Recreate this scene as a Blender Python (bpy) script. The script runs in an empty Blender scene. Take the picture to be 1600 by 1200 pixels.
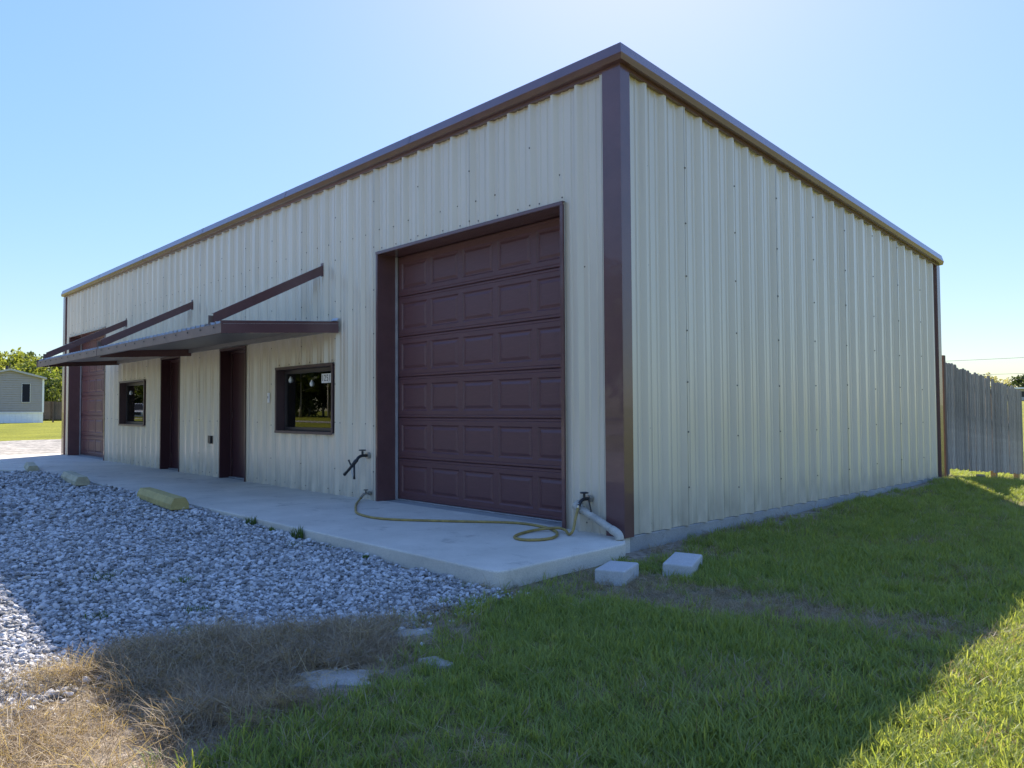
import bpy, bmesh, math, random
import numpy as np
from mathutils import Vector, Matrix
rng = np.random.default_rng(7); random.seed(7)
S = bpy.context.scene
COL = S.collection
# ------------------------------------------------------------------ camera
CAM = np.array([4.1388, -5.2813, 1.1082]); YAW, PITCH, ROLL, FPX = 0.8089, 0.0341, -0.0053, 1186.0
def cam_axes():
    cy, sy, cp, sp = math.cos(YAW), math.sin(YAW), math.cos(PITCH), math.sin(PITCH)
    f = np.array([-sy*cp, cy*cp, sp]); r = np.array([cy, sy, 0.]); u = np.cross(r, f)
    return r*math.cos(ROLL)+u*math.sin(ROLL), -r*math.sin(ROLL)+u*math.cos(ROLL), f
CR, CU, CF = cam_axes()
cd = bpy.data.cameras.new('camera'); cam = bpy.data.objects.new('camera', cd); COL.objects.link(cam)
cd.sensor_width = 36; cd.lens = FPX/1600*36; cd.clip_start = .05; cd.clip_end = 6000
m = Matrix.Identity(4)
for i in range(3):
    m[i][0], m[i][1], m[i][2], m[i][3] = CR[i], CU[i], -CF[i], CAM[i]
cam.matrix_world = m; S.camera = cam
def dep(px, py, d):                     # pixel of the photograph + depth in metres -> point
    return CAM + (CF + CR*(px-800)/FPX - CU*(py-600)/FPX)*d
# ------------------------------------------------------------------ sky and sun
SUNV = Vector((-.69, .9375, 1.0)).normalized()
w = bpy.data.worlds.new('World'); S.world = w; w.use_nodes = True
nt = w.node_tree; bg = nt.nodes['Background']
sky = nt.nodes.new('ShaderNodeTexSky'); sky.sky_type = 'NISHITA'; sky.sun_disc = False
sky.sun_elevation = math.asin(SUNV.z); sky.sun_rotation = math.atan2(SUNV.x, SUNV.y)
sky.air_density = 1.0; sky.dust_density = .35; sky.ozone_density = 2.5; sky.altitude = 0
# clear even sky: the whole dome's contrast is softened alike, its hue kept
bw = nt.nodes.new('ShaderNodeRGBToBW'); nt.links.new(sky.outputs[0], bw.inputs[0])
dv = nt.nodes.new('ShaderNodeMath'); dv.operation = 'DIVIDE'; nt.links.new(bw.outputs[0], dv.inputs[0]); dv.inputs[1].default_value = 3.0
pw = nt.nodes.new('ShaderNodeMath'); pw.operation = 'POWER'; nt.links.new(dv.outputs[0], pw.inputs[0]); pw.inputs[1].default_value = -.66
scn = nt.nodes.new('ShaderNodeVectorMath'); scn.operation = 'SCALE'; nt.links.new(sky.outputs[0], scn.inputs[0]); nt.links.new(pw.outputs[0], scn.inputs['Scale'])
hs = nt.nodes.new('ShaderNodeHueSaturation'); hs.inputs['Hue'].default_value = .509; hs.inputs['Saturation'].default_value = 1.16; nt.links.new(scn.outputs[0], hs.inputs['Color'])
nt.links.new(hs.outputs[0], bg.inputs[0]); bg.inputs[1].default_value = .105
sd = bpy.data.lights.new('sun', 'SUN'); sd.energy = 5.0; sd.angle = math.radians(.53); sd.color = (1, .92, .80)
so = bpy.data.objects.new('sun', sd); COL.objects.link(so); so.rotation_euler = SUNV.to_track_quat('Z', 'Y').to_euler()
S.view_settings.view_transform = 'Standard'; S.view_settings.look = 'None'; S.view_settings.gamma = 1
S.view_settings.use_curve_mapping = False; S.view_settings.exposure = 1.22

# ------------------------------------------------------------------ materials
MATS = {}
def mat(name, col, rough=.6, var=.12, scale=6, bump=0, bscale=40, metal=0, spec=.5, stretch=(1,1,1), fine=0, fscale=120, coat=0, rnd=0):
    if name in MATS: return MATS[name]
    M = bpy.data.materials.new(name); M.use_nodes = True; n = M.node_tree.nodes; L = M.node_tree.links
    b = n['Principled BSDF']; b.inputs['Roughness'].default_value = rough; b.inputs['Metallic'].default_value = metal
    b.inputs['Specular IOR Level'].default_value = spec; b.inputs['Coat Weight'].default_value = coat
    tc = n.new('ShaderNodeTexCoord'); mp = n.new('ShaderNodeMapping'); mp.inputs['Scale'].default_value = stretch
    L.new(tc.outputs['Object'], mp.inputs[0])
    nz = n.new('ShaderNodeTexNoise'); nz.inputs['Scale'].default_value = scale; nz.inputs['Detail'].default_value = 6; nz.inputs['Roughness'].default_value = .65
    L.new(mp.outputs[0], nz.inputs['Vector'])
    cr = n.new('ShaderNodeValToRGB'); c = np.array(col)
    cr.color_ramp.elements[0].position = .3; cr.color_ramp.elements[1].position = .7
    cr.color_ramp.elements[0].color = (*np.clip(c*(1-var), 0, 1), 1); cr.color_ramp.elements[1].color = (*np.clip(c*(1+var), 0, 1), 1)
    L.new(nz.outputs[0], cr.inputs[0]); out = cr.outputs[0]
    if fine:
        n2 = n.new('ShaderNodeTexNoise'); n2.inputs['Scale'].default_value = fscale; n2.inputs['Detail'].default_value = 3
        L.new(mp.outputs[0], n2.inputs['Vector'])
        mr = n.new('ShaderNodeMapRange'); mr.inputs[1].default_value = .3; mr.inputs[2].default_value = .7; mr.inputs[3].default_value = 1-fine; mr.inputs[4].default_value = 1+fine
        L.new(n2.outputs[0], mr.inputs[0])
        mx = n.new('ShaderNodeVectorMath'); mx.operation = 'SCALE'; L.new(out, mx.inputs[0]); L.new(mr.outputs[0], mx.inputs['Scale']); out = mx.outputs[0]
    if rnd:
        oi = n.new('ShaderNodeObjectInfo'); mr = n.new('ShaderNodeMapRange'); mr.inputs[3].default_value = 1-rnd; mr.inputs[4].default_value = 1+rnd
        L.new(oi.outputs['Random'], mr.inputs[0])
        mx = n.new('ShaderNodeVectorMath'); mx.operation = 'SCALE'; L.new(out, mx.inputs[0]); L.new(mr.outputs[0], mx.inputs['Scale']); out = mx.outputs[0]
    L.new(out, b.inputs['Base Color'])
    if bump:
        n3 = n.new('ShaderNodeTexNoise'); n3.inputs['Scale'].default_value = bscale; n3.inputs['Detail'].default_value = 5
        L.new(mp.outputs[0], n3.inputs['Vector'])
        bp = n.new('ShaderNodeBump'); bp.inputs['Strength'].default_value = bump; bp.inputs['Distance'].default_value = .02
        L.new(n3.outputs[0], bp.inputs['Height']); L.new(bp.outputs[0], b.inputs['Normal'])
    MATS[name] = M; return M
def leafmat(name, c0, c1, trans=.5, attr=None, rough=.5, spec=.25):
    """two-tone leaf or blade: per-instance (or per-clump) tint, light passes through"""
    M = bpy.data.materials.new(name); M.use_nodes = True; n = M.node_tree.nodes; L = M.node_tree.links
    b = n['Principled BSDF']; b.inputs['Roughness'].default_value = rough; b.inputs['Specular IOR Level'].default_value = spec
    cr = n.new('ShaderNodeValToRGB'); cr.color_ramp.elements[0].color = (*c0, 1); cr.color_ramp.elements[1].color = (*c1, 1)
    if attr:
        a = n.new('ShaderNodeAttribute'); a.attribute_name = attr; L.new(a.outputs['Fac'], cr.inputs[0])
    else:
        a = n.new('ShaderNodeObjectInfo'); L.new(a.outputs['Random'], cr.inputs[0])
    L.new(cr.outputs[0], b.inputs['Base Color'])
    t = n.new('ShaderNodeBsdfTranslucent'); mm = n.new('ShaderNodeVectorMath'); mm.operation = 'MULTIPLY'; mm.inputs[1].default_value = (1.35, 1.25, .6)
    L.new(cr.outputs[0], mm.inputs[0]); L.new(mm.outputs[0], t.inputs[0])
    x = n.new('ShaderNodeMixShader'); x.inputs[0].default_value = trans
    L.new(b.outputs[0], x.inputs[1]); L.new(t.outputs[0], x.inputs[2]); L.new(x.outputs[0], n['Material Output'].inputs[0])
    MATS[name] = M; return M
def ground_mat():
    M = bpy.data.materials.new('lawn_ground'); M.use_nodes = True; n = M.node_tree.nodes; L = M.node_tree.links
    b = n['Principled BSDF']; b.inputs['Roughness'].default_value = .95; b.inputs['Specular IOR Level'].default_value = .1
    tc = n.new('ShaderNodeTexCoord')
    def noise(s, d=6):
        z = n.new('ShaderNodeTexNoise'); z.inputs['Scale'].default_value = s; z.inputs['Detail'].default_value = d; L.new(tc.outputs['Object'], z.inputs['Vector']); return z
    def ramp(src, p0, p1, c0, c1):
        r = n.new('ShaderNodeValToRGB'); e = r.color_ramp.elements; e[0].position = p0; e[1].position = p1; e[0].color = (*c0, 1); e[1].color = (*c1, 1); L.new(src, r.inputs[0]); return r
    g1 = ramp(noise(.35, 8).outputs[0], .3, .7, (.15, .165, .02), (.24, .245, .032))
    g2 = ramp(noise(9, 6).outputs[0], .3, .7, (.55, .55, .5), (1.35, 1.3, 1.2))
    g = n.new('ShaderNodeVectorMath'); g.operation = 'MULTIPLY'; L.new(g1.outputs[0], g.inputs[0]); L.new(g2.outputs[0], g.inputs[1])
    d = ramp(noise(16, 8).outputs[0], .3, .7, (.17, .13, .085), (.40, .34, .27))
    near = n.new('ShaderNodeAttribute'); near.attribute_name = 'near'
    s = ramp(noise(12, 6).outputs[0], .3, .7, (.09, .10, .03), (.23, .20, .085))
    mx0 = n.new('ShaderNodeMix'); mx0.data_type = 'RGBA'; L.new(near.outputs['Fac'], mx0.inputs[0]); L.new(g.outputs[0], mx0.inputs[6]); L.new(s.outputs[0], mx0.inputs[7])
    bare = n.new('ShaderNodeAttribute'); bare.attribute_name = 'bare'
    mx = n.new('ShaderNodeMix'); mx.data_type = 'RGBA'; L.new(bare.outputs['Fac'], mx.inputs[0]); L.new(mx0.outputs[2], mx.inputs[6]); L.new(d.outputs[0], mx.inputs[7])
    L.new(mx.outputs[2], b.inputs['Base Color'])
    bp = n.new('ShaderNodeBump'); bp.inputs['Strength'].default_value = .8; bp.inputs['Distance'].default_value = .03
    L.new(noise(30, 6).outputs[0], bp.inputs['Height']); L.new(bp.outputs[0], b.inputs['Normal'])
    return M
def glass_mat():
    M = bpy.data.materials.new('window_glass'); M.use_nodes = True; n = M.node_tree.nodes; L = M.node_tree.links
    n.remove(n['Principled BSDF'])
    gl = n.new('ShaderNodeBsdfGlossy'); gl.inputs['Roughness'].default_value = .004
    tr = n.new('ShaderNodeBsdfTransparent'); tr.inputs[0].default_value = (.55, .56, .58, 1)
    fr = n.new('ShaderNodeFresnel'); fr.inputs[0].default_value = 1.75
    x = n.new('ShaderNodeMixShader'); L.new(fr.outputs[0], x.inputs[0]); L.new(tr.outputs[0], x.inputs[1]); L.new(gl.outputs[0], x.inputs[2])
    L.new(x.outputs[0], n['Material Output'].inputs[0]); return M
def concrete_mat(name, c0, c1, crack=True):
    M = bpy.data.materials.new(name); M.use_nodes = True; n = M.node_tree.nodes; L = M.node_tree.links
    b = n['Principled BSDF']; b.inputs['Roughness'].default_value = .85; b.inputs['Specular IOR Level'].default_value = .3
    tc = n.new('ShaderNodeTexCoord')
    def noise(s, d, r=.6):
        z = n.new('ShaderNodeTexNoise'); z.inputs['Scale'].default_value = s; z.inputs['Detail'].default_value = d; z.inputs['Roughness'].default_value = r; L.new(tc.outputs['Object'], z.inputs['Vector']); return z
    a = n.new('ShaderNodeValToRGB'); e = a.color_ramp.elements; e[0].position = .3; e[1].position = .72; e[0].color = (*c0, 1); e[1].color = (*c1, 1)
    L.new(noise(1.1, 9, .7).outputs[0], a.inputs[0])
    f = n.new('ShaderNodeMapRange'); f.inputs[1].default_value = .3; f.inputs[2].default_value = .7; f.inputs[3].default_value = .84; f.inputs[4].default_value = 1.14
    L.new(noise(140, 3).outputs[0], f.inputs[0])
    v = n.new('ShaderNodeVectorMath'); v.operation = 'SCALE'; L.new(a.outputs[0], v.inputs[0]); L.new(f.outputs[0], v.inputs['Scale'])
    st = n.new('ShaderNodeMapRange'); st.inputs[1].default_value = .56; st.inputs[2].default_value = .72; st.inputs[3].default_value = 1; st.inputs[4].default_value = .55
    L.new(noise(2.7, 7, .75).outputs[0], st.inputs[0])
    v2 = n.new('ShaderNodeVectorMath'); v2.operation = 'SCALE'; L.new(v.outputs[0], v2.inputs[0]); L.new(st.outputs[0], v2.inputs['Scale'])
    L.new(v2.outputs[0], b.inputs['Base Color'])
    bp = n.new('ShaderNodeBump'); bp.inputs['Strength'].default_value = .35; bp.inputs['Distance'].default_value = .01
    L.new(noise(90, 5).outputs[0], bp.inputs['Height']); L.new(bp.outputs[0], b.inputs['Normal'])
    MATS[name] = M; return M
def siding_mat():
    """painted wall sheet: slight fading, splash dirt low on the sheet, faint waviness of thin metal"""
    M = bpy.data.materials.new('beige_sheet'); M.use_nodes = True; n = M.node_tree.nodes; L = M.node_tree.links
    b = n['Principled BSDF']; b.inputs['Roughness'].default_value = .30; b.inputs['Specular IOR Level'].default_value = .7; b.inputs['Coat Weight'].default_value = .55; b.inputs['Coat Roughness'].default_value = .16
    ge = n.new('ShaderNodeNewGeometry')
    def noise(s, d, st):
        mp = n.new('ShaderNodeMapping'); mp.inputs['Scale'].default_value = st; L.new(ge.outputs['Position'], mp.inputs[0])
        z = n.new('ShaderNodeTexNoise'); z.inputs['Scale'].default_value = s; z.inputs['Detail'].default_value = d; L.new(mp.outputs[0], z.inputs['Vector']); return z
    a = n.new('ShaderNodeValToRGB'); e = a.color_ramp.elements; e[0].position = .3; e[1].position = .7; e[0].color = (.60, .53, .415, 1); e[1].color = (.665, .595, .475, 1)
    L.new(noise(1.2, 7, (1, 1, .3)).outputs[0], a.inputs[0])
    sx = n.new('ShaderNodeSeparateXYZ'); L.new(ge.outputs['Position'], sx.inputs[0])
    dz = n.new('ShaderNodeMapRange'); dz.inputs[1].default_value = 0; dz.inputs[2].default_value = .45; dz.inputs[3].default_value = .55; dz.inputs[4].default_value = 0; L.new(sx.outputs[2], dz.inputs[0])
    nd = n.new('ShaderNodeMapRange'); nd.inputs[1].default_value = .35; nd.inputs[2].default_value = .7; L.new(noise(7, 8, (1, 1, .4)).outputs[0], nd.inputs[0])
    mu = n.new('ShaderNodeMath'); mu.operation = 'MULTIPLY'; L.new(dz.outputs[0], mu.inputs[0]); L.new(nd.outputs[0], mu.inputs[1])
    st = n.new('ShaderNodeMapRange'); st.inputs[1].default_value = .62; st.inputs[2].default_value = .78; st.inputs[4].default_value = .22; L.new(noise(3.5, 6, (3, 3, .12)).outputs[0], st.inputs[0])
    ad = n.new('ShaderNodeMath'); ad.operation = 'ADD'; L.new(mu.outputs[0], ad.inputs[0]); L.new(st.outputs[0], ad.inputs[1])
    mx = n.new('ShaderNodeMix'); mx.data_type = 'RGBA'; L.new(ad.outputs[0], mx.inputs[0]); L.new(a.outputs[0], mx.inputs[6]); mx.inputs[7].default_value = (.20, .175, .13, 1)
    L.new(mx.outputs[2], b.inputs['Base Color'])
    bp = n.new('ShaderNodeBump'); bp.inputs['Strength'].default_value = .07; bp.inputs['Distance'].default_value = .02
    L.new(noise(3, 2, (2.2, 2.2, .6)).outputs[0], bp.inputs['Height']); L.new(bp.outputs[0], b.inputs['Normal'])
    MATS['beige_sheet'] = M; return M
M_SHEET = siding_mat()
M_TRIM = mat('burgundy_trim', (.125, .062, .062), .26, .12, 3, coat=.4, bump=.05, bscale=6, fine=.05)
M_DOOR = mat('burgundy_door', (.118, .05, .052), .42, .16, 2, bump=.12, bscale=30, stretch=(3, 3, 40), fine=.06)
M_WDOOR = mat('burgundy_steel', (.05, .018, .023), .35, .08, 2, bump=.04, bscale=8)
M_WTRIM = mat('window_trim', (.07, .04, .045), .4, .1)
M_BROWN = mat('awning_fascia', (.16, .115, .098), .5, .18, 3, fine=.08, fscale=60)
M_GALV = mat('galvanised', (.45, .46, .46), .42, .15, 8, metal=.55, fine=.08)
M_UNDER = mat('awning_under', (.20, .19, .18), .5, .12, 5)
M_CONC = concrete_mat('slab_concrete', (.50, .455, .375), (.69, .63, .53))
M_FOUND = concrete_mat('foundation_concrete', (.27, .265, .25), (.42, .41, .385))
M_BLOCK = concrete_mat('block_concrete', (.40, .39, .37), (.56, .55, .53))
M_DARK = mat('black_rubber', (.018, .017, .018), .5, .1)
M_BLACKM = mat('black_metal', (.02, .02, .022), .4, .2, 20)
M_CHROME = mat('worn_metal', (.42, .41, .38), .3, .15, 30, metal=.9)
M_WHITE = mat('white_plastic', (.85, .85, .83), .45, .05)
M_PVC = mat('aged_pvc', (.42, .39, .33), .5, .22, 8, fine=.1)
M_HOSE = mat('yellow_hose', (.30, .215, .06), .45, .35, 14, fine=.12)
M_SEAL = mat('grey_seal', (.33, .31, .31), .6, .25, 6)
M_FRAMEW = mat('bronze_window_frame', (.035, .028, .032), .4, .1)
M_YEL = mat('yellow_paint', (.43, .34, .12), .75, .22, 7, bump=.3, bscale=60, fine=.15)
M_PALE = mat('faded_stop_paint', (.42, .38, .25), .8, .3, 5, bump=.35, bscale=60, fine=.2)
M_WOOD = mat('weathered_wood', (.25, .22, .19), .85, .62, 5, bump=.5, bscale=18, stretch=(4, 4, .25), fine=.35, fscale=40, rnd=.32)
M_POST = mat('red_brown_post', (.12, .07, .05), .8, .25, 5, bump=.4, bscale=15, stretch=(4, 4, .4))
M_RAWWOOD = mat('tan_wood', (.27, .19, .11), .8, .25, 6, bump=.4, bscale=20, fine=.15)
M_STONE = mat('lot_stone', (.40, .385, .37), .8, .3, 25, bump=.25, bscale=60, rnd=.62)
M_LOT = mat('lot_bed', (.26, .255, .25), .95, .5, 22, bump=1, bscale=35, fine=.35, fscale=70)
M_ROADG = mat('pale_road_gravel', (.27, .245, .21), .95, .4, 1.2, bump=1, bscale=9, fine=.55, fscale=6)
M_GLASS = glass_mat(); M_GROUND = ground_mat()
M_GRASS = leafmat('grass_blade', (.185, .25, .062), (.35, .395, .12), .52)
M_STRAW = leafmat('straw_blade', (.25, .185, .125), (.46, .375, .265), .35)
M_WEED = leafmat('weed_leaf', (.09, .14, .035), (.16, .20, .05), .3)
M_BARK = mat('bark', (.12, .095, .07), .9, .3, 5, bump=.6, bscale=12, stretch=(3, 3, .6))
M_PBARK = mat('pale_bark', (.33, .30, .26), .9, .3, 4, bump=.5, bscale=10, stretch=(3, 3, .6))
M_VINYL = mat('tan_vinyl', (.35, .32, .29), .6, .06, 3)
M_SKIRT = mat('white_skirting', (.85, .85, .84), .5, .05, 3)
M_SHINGLE = mat('pale_roof', (.45, .44, .42), .8, .12, 8)
M_TRUCKP = mat('silver_paint', (.62, .62, .62), .25, .03, 2, coat=.6)
M_BROWNF = mat('brown_fence', (.13, .10, .075), .85, .25, 4, stretch=(3, 3, .3), rnd=.2)
def tree_mats():
    leafmat('leaf_bright', (.10, .15, .035), (.28, .31, .075), .5, 'tint')
    leafmat('leaf_dark', (.022, .042, .014), (.075, .10, .032), .35, 'tint')
    leafmat('leaf_mid', (.055, .09, .025), (.17, .20, .055), .45, 'tint')
    leafmat('leaf_pale', (.20, .20, .12), (.38, .36, .22), .5, 'tint')
tree_mats()

# ------------------------------------------------------------------ mesh helpers
ORG = {}
class MB:
    def __init__(s): s.v = []; s.f = []
    def add(s, vs, fs):
        o = len(s.v); s.v += [tuple(map(float, p)) for p in vs]; s.f += [tuple(i+o for i in f) for f in fs]; return s
    def box(s, x0, x1, y0, y1, z0, z1):
        x0, x1 = sorted((x0, x1)); y0, y1 = sorted((y0, y1)); z0, z1 = sorted((z0, z1))
        return s.add([(x0,y0,z0),(x1,y0,z0),(x1,y1,z0),(x0,y1,z0),(x0,y0,z1),(x1,y0,z1),(x1,y1,z1),(x0,y1,z1)],
              [(3,2,1,0),(4,5,6,7),(0,1,5,4),(1,2,6,5),(2,3,7,6),(3,0,4,7)])
    def hexa(s, b, t):          # 4 bottom points, 4 top points, counter-clockwise from above
        return s.add(list(b)+list(t), [(3,2,1,0),(4,5,6,7),(0,1,5,4),(1,2,6,5),(2,3,7,6),(3,0,4,7)])
    def loft(s, rings, cap=True, closed=True):
        n = len(rings[0]); vs = [p for r in rings for p in r]; fs = []
        for k in range(len(rings)-1):
            for i in range(n if closed else n-1):
                j = (i+1) % n; fs.append((k*n+i, k*n+j, (k+1)*n+j, (k+1)*n+i))
        if cap: fs.append(tuple(range(n-1, -1, -1))); fs.append(tuple((len(rings)-1)*n+i for i in range(n)))
        return s.add(vs, fs)
    def tube(s, pts, r, n=8, cap=True):
        P = [Vector(p) for p in pts]; rs = r if hasattr(r, '__len__') else [r]*len(P); rings = []; up = None
        for i, p in enumerate(P):
            t = (P[min(i+1, len(P)-1)]-P[max(i-1, 0)]).normalized()
            if up is None: up = t.orthogonal().normalized()
            a = (up - t*up.dot(t))
            a = a.normalized() if a.length > 1e-6 else t.orthogonal().normalized(); up = a; b = t.cross(a)
            rings.append([p+(a*math.cos(2*math.pi*k/n)+b*math.sin(2*math.pi*k/n))*rs[i] for k in range(n)])
        return s.loft(rings, cap)
    def build(s, name, material, parent=None, bevel=0, smooth=False, seg=2):
        o3 = ORG.get(parent.name, (0, 0, 0)) if parent else (0, 0, 0)
        me = bpy.data.meshes.new(name); me.from_pydata([(p[0]-o3[0], p[1]-o3[1], p[2]-o3[2]) for p in s.v], [], s.f); me.update()
        me.materials.append(material)
        ob = bpy.data.objects.new(name, me); COL.objects.link(ob)
        if parent: ob.parent = parent
        ORG[ob.name] = o3
        if smooth: me.polygons.foreach_set('use_smooth', [True]*len(me.polygons))
        if bevel:
            b = ob.modifiers.new('bevel', 'BEVEL'); b.width = bevel; b.segments = seg; b.limit_method = 'ANGLE'; b.angle_limit = math.radians(35)
        return ob
def tag(o, label, cat=None, group=None, kind=None):
    if label: o['label'] = label
    if cat: o['category'] = cat
    if group: o['group'] = group
    if kind: o['kind'] = kind
    return o
def thing(name, loc, label, cat, group=None):
    o = bpy.data.objects.new(name, None); COL.objects.link(o); o.location = loc; o.empty_display_size = .2
    ORG[o.name] = tuple(map(float, loc)); return tag(o, label, cat, group)
def inst(me, name, parent, loc, rot=(0, 0, 0), scl=None):
    o = bpy.data.objects.new(name, me); COL.objects.link(o); o.parent = parent; o3 = ORG[parent.name]
    o.location = (loc[0]-o3[0], loc[1]-o3[1], loc[2]-o3[2]); o.rotation_euler = rot
    if scl: o.scale = scl
    return o
def sm(a, b, x):
    t = np.clip((np.asarray(x, float)-a)/(b-a), 0, 1); return t*t*(3-2*t)
def smooth_path(P, n=6):        # Catmull-Rom
    P = [np.array(p, float) for p in P]; P = [2*P[0]-P[1]]+P+[2*P[-1]-P[-2]]; out = []
    for i in range(1, len(P)-2):
        for k in range(n):
            t = k/n; a, b, c, d = P[i-1:i+3]
            out.append(.5*((2*b)+(c-a)*t+(2*a-5*b+4*c-d)*t*t+(3*b-a-3*c+d)*t**3))
    return out+[P[-2]]
class VN:                        # cheap smooth 2-D noise, about -1..1
    def __init__(s, seed, scale, n=14):
        r = np.random.default_rng(seed); a = r.uniform(0, 2*np.pi, n); k = scale*r.uniform(.5, 2.2, n)
        s.k = np.c_[np.cos(a)*k, np.sin(a)*k]; s.p = r.uniform(0, 6.28, n); s.w = 1/np.sqrt(np.linalg.norm(s.k, axis=1)); s.w /= np.sqrt((s.w**2).sum()/2)
    def __call__(s, x, y): return sum(w*np.sin(k[0]*x+k[1]*y+p) for k, p, w in zip(s.k, s.p, s.w))

# ------------------------------------------------------------------ the ground
LOT = [(.30,-1.74),(.42,-2.3),(.50,-2.7),(.62,-3.35),(.25,-3.5),(-.28,-3.95),(.14,-4.25),(.45,-4.5),(.62,-5),(.62,-12),(-14.4,-12),(-14.2,-2.6),(-12.6,-1.74)]
HAY = [(.20,-4.27),(-.15,-4.0),(-.05,-3.62),(.40,-3.45),(.58,-2.98),(.80,-2.86),(1.02,-3.35),(1.02,-3.9),(.98,-4.3),(.75,-4.32)]
GREEN = [(.25,-1.5),(.36,-1.75),(.70,-2.53),(1.14,-3.15),(1.3,-3.65),(1.42,-4.1),(1.5,-4.4),(1.6,-6),(1.7,-14),(60,-14),(60,40),(.12,40),(.12,-.1),(.27,-.2)]
def sdist(poly, x, y):           # > 0 inside
    x = np.asarray(x, float); y = np.asarray(y, float); ins = np.zeros(x.shape, bool); d = np.full(x.shape, 1e9)
    for i in range(len(poly)):
        (ax, ay), (bx, by) = poly[i], poly[(i+1) % len(poly)]
        c = ((ay > y) != (by > y)) & (x < (bx-ax)*(y-ay)/((by-ay) or 1e-12)+ax); ins ^= c
        t = np.clip(((x-ax)*(bx-ax)+(y-ay)*(by-ay))/((bx-ax)**2+(by-ay)**2), 0, 1)
        d = np.minimum(d, np.hypot(x-ax-t*(bx-ax), y-ay-t*(by-ay)))
    return np.where(ins, d, -d)
nzA, nzB, nzC, nzD = VN(1, 5), VN(2, 1.3), VN(3, 14), VN(4, .25)
def gz(x, y):
    x = np.asarray(x, float); y = np.asarray(y, float)
    z = -.132 + .082*sm(0, 8, y)*sm(1.6, .3, x) - .44*sm(8.2, 13.4, y)*sm(-14, -4, x) - .06*sm(2, 8, y)*sm(.5, 2.5, x) + 2.1*sm(22, 130, y)*sm(-70, -20, x)
    z = z + .10*sm(.6, -6, x)*sm(-12, -3, y)*sm(.5, -1.2, y) - .03*sm(-2, -5, y)*sm(-2, 1, x)
    z = z + .28*sm(-34, -68, x)
    z = z + .012*nzA(x, y)*.4 + .02*nzB(x, y)*sm(1, 4, np.hypot(x, y))*.4
    return z
def axis(lo, hi, step):
    c = [*np.arange(lo, hi+1e-6, step)]; d = step
    a = c[-1]
    while a < 2500: d *= 1.17; a += d; c.append(a)
    a = c[0]; d = step
    while a > -2500: d *= 1.17; a -= d; c.insert(0, a)
    return np.array(c)
def grid_obj(name, xs, ys, zf, material, keep=None, attrs=None):
    X, Y = np.meshgrid(xs, ys); Z = zf(X, Y); nx, ny = len(xs), len(ys)
    V = np.c_[X.ravel(), Y.ravel(), Z.ravel()]; i = np.arange(nx*ny).reshape(ny, nx)
    F = np.stack([i[:-1,:-1], i[:-1,1:], i[1:,1:], i[1:,:-1]], -1).reshape(-1, 4)
    if keep is not None:
        cx = V[F].mean(1); F = F[keep(cx[:,0], cx[:,1])]
        u, inv = np.unique(F, return_inverse=True); V = V[u]; F = inv.reshape(-1, 4)
    me = bpy.data.meshes.new(name); me.from_pydata(V.tolist(), [], F.tolist()); me.materials.append(material)
    me.polygons.foreach_set('use_smooth', [True]*len(me.polygons))
    for k, fn in (attrs or {}).items():
        a = me.attributes.new(k, 'FLOAT', 'POINT'); a.data.foreach_set('value', fn(V[:,0], V[:,1]).astype(np.float32))
    o = bpy.data.objects.new(name, me); COL.objects.link(o); return o
def dead_patch(x, y):
    e = ((x-1.75)*.93+(y+.95)*.36)**2/1.02**2 + (-(x-1.75)*.36+(y+.95)*.93)**2/.46**2
    e2 = ((x-.85)/.5)**2+((y+1.0)/.42)**2
    n = .35*nzA(x, y)
    return np.clip(1.45-np.minimum(e, e2)-n, 0, 1)*.92
def f_bare(x, y):
    d = sdist(GREEN, x, y) + .07*nzA(x, y)
    side = np.exp(-((x-.02)/.22)**2)*((y > -.3) & (y < 9))
    near = (np.hypot(x-CAM[0], y-CAM[1]) < 16)
    b = np.clip(.5-d/.16, 0, 1)*((x > -1.6) & (y < 9) & (y > -14)) + side*.8
    return np.clip(b + .5*dead_patch(x, y), 0, 1)*near
def f_near(x, y): return 1-sm(15, 26, np.hypot(x-CAM[0], y-CAM[1]))
tag(grid_obj('ground', axis(-3.2, 7, .09), axis(-7, 4, .09), gz, M_GROUND, attrs={'bare': f_bare, 'near': f_near}), 'green lawn and bare earth around the metal building', kind='structure')
tag(grid_obj('gravel_lot', np.arange(-15, 1.3, .1), np.arange(-12, -1.6, .1), lambda x, y: gz(x, y)+.008, M_LOT,
    keep=lambda x, y: (sdist(LOT, x, y)+.05*nzA(x, y)) > .03), 'grey crushed stone parking lot in front of the building', kind='structure')
def strip(name, x0, x1, y0, y1, m, label, lift=.012, st=1.5):
    return tag(grid_obj(name, np.arange(x0, x1+.01, st), np.arange(y0, y1+.01, st), lambda x, y: gz(x, y)+lift, m), label, kind='structure')
strip('gravel_drive', -34, -19.0, -46, 36, M_ROADG, 'pale gravel drive past the far end of the building', .02, 1)
strip('road', -230, 60, -31, -25.5, M_ROADG, 'pale road running past the front of the lot', .02, 3)

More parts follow.
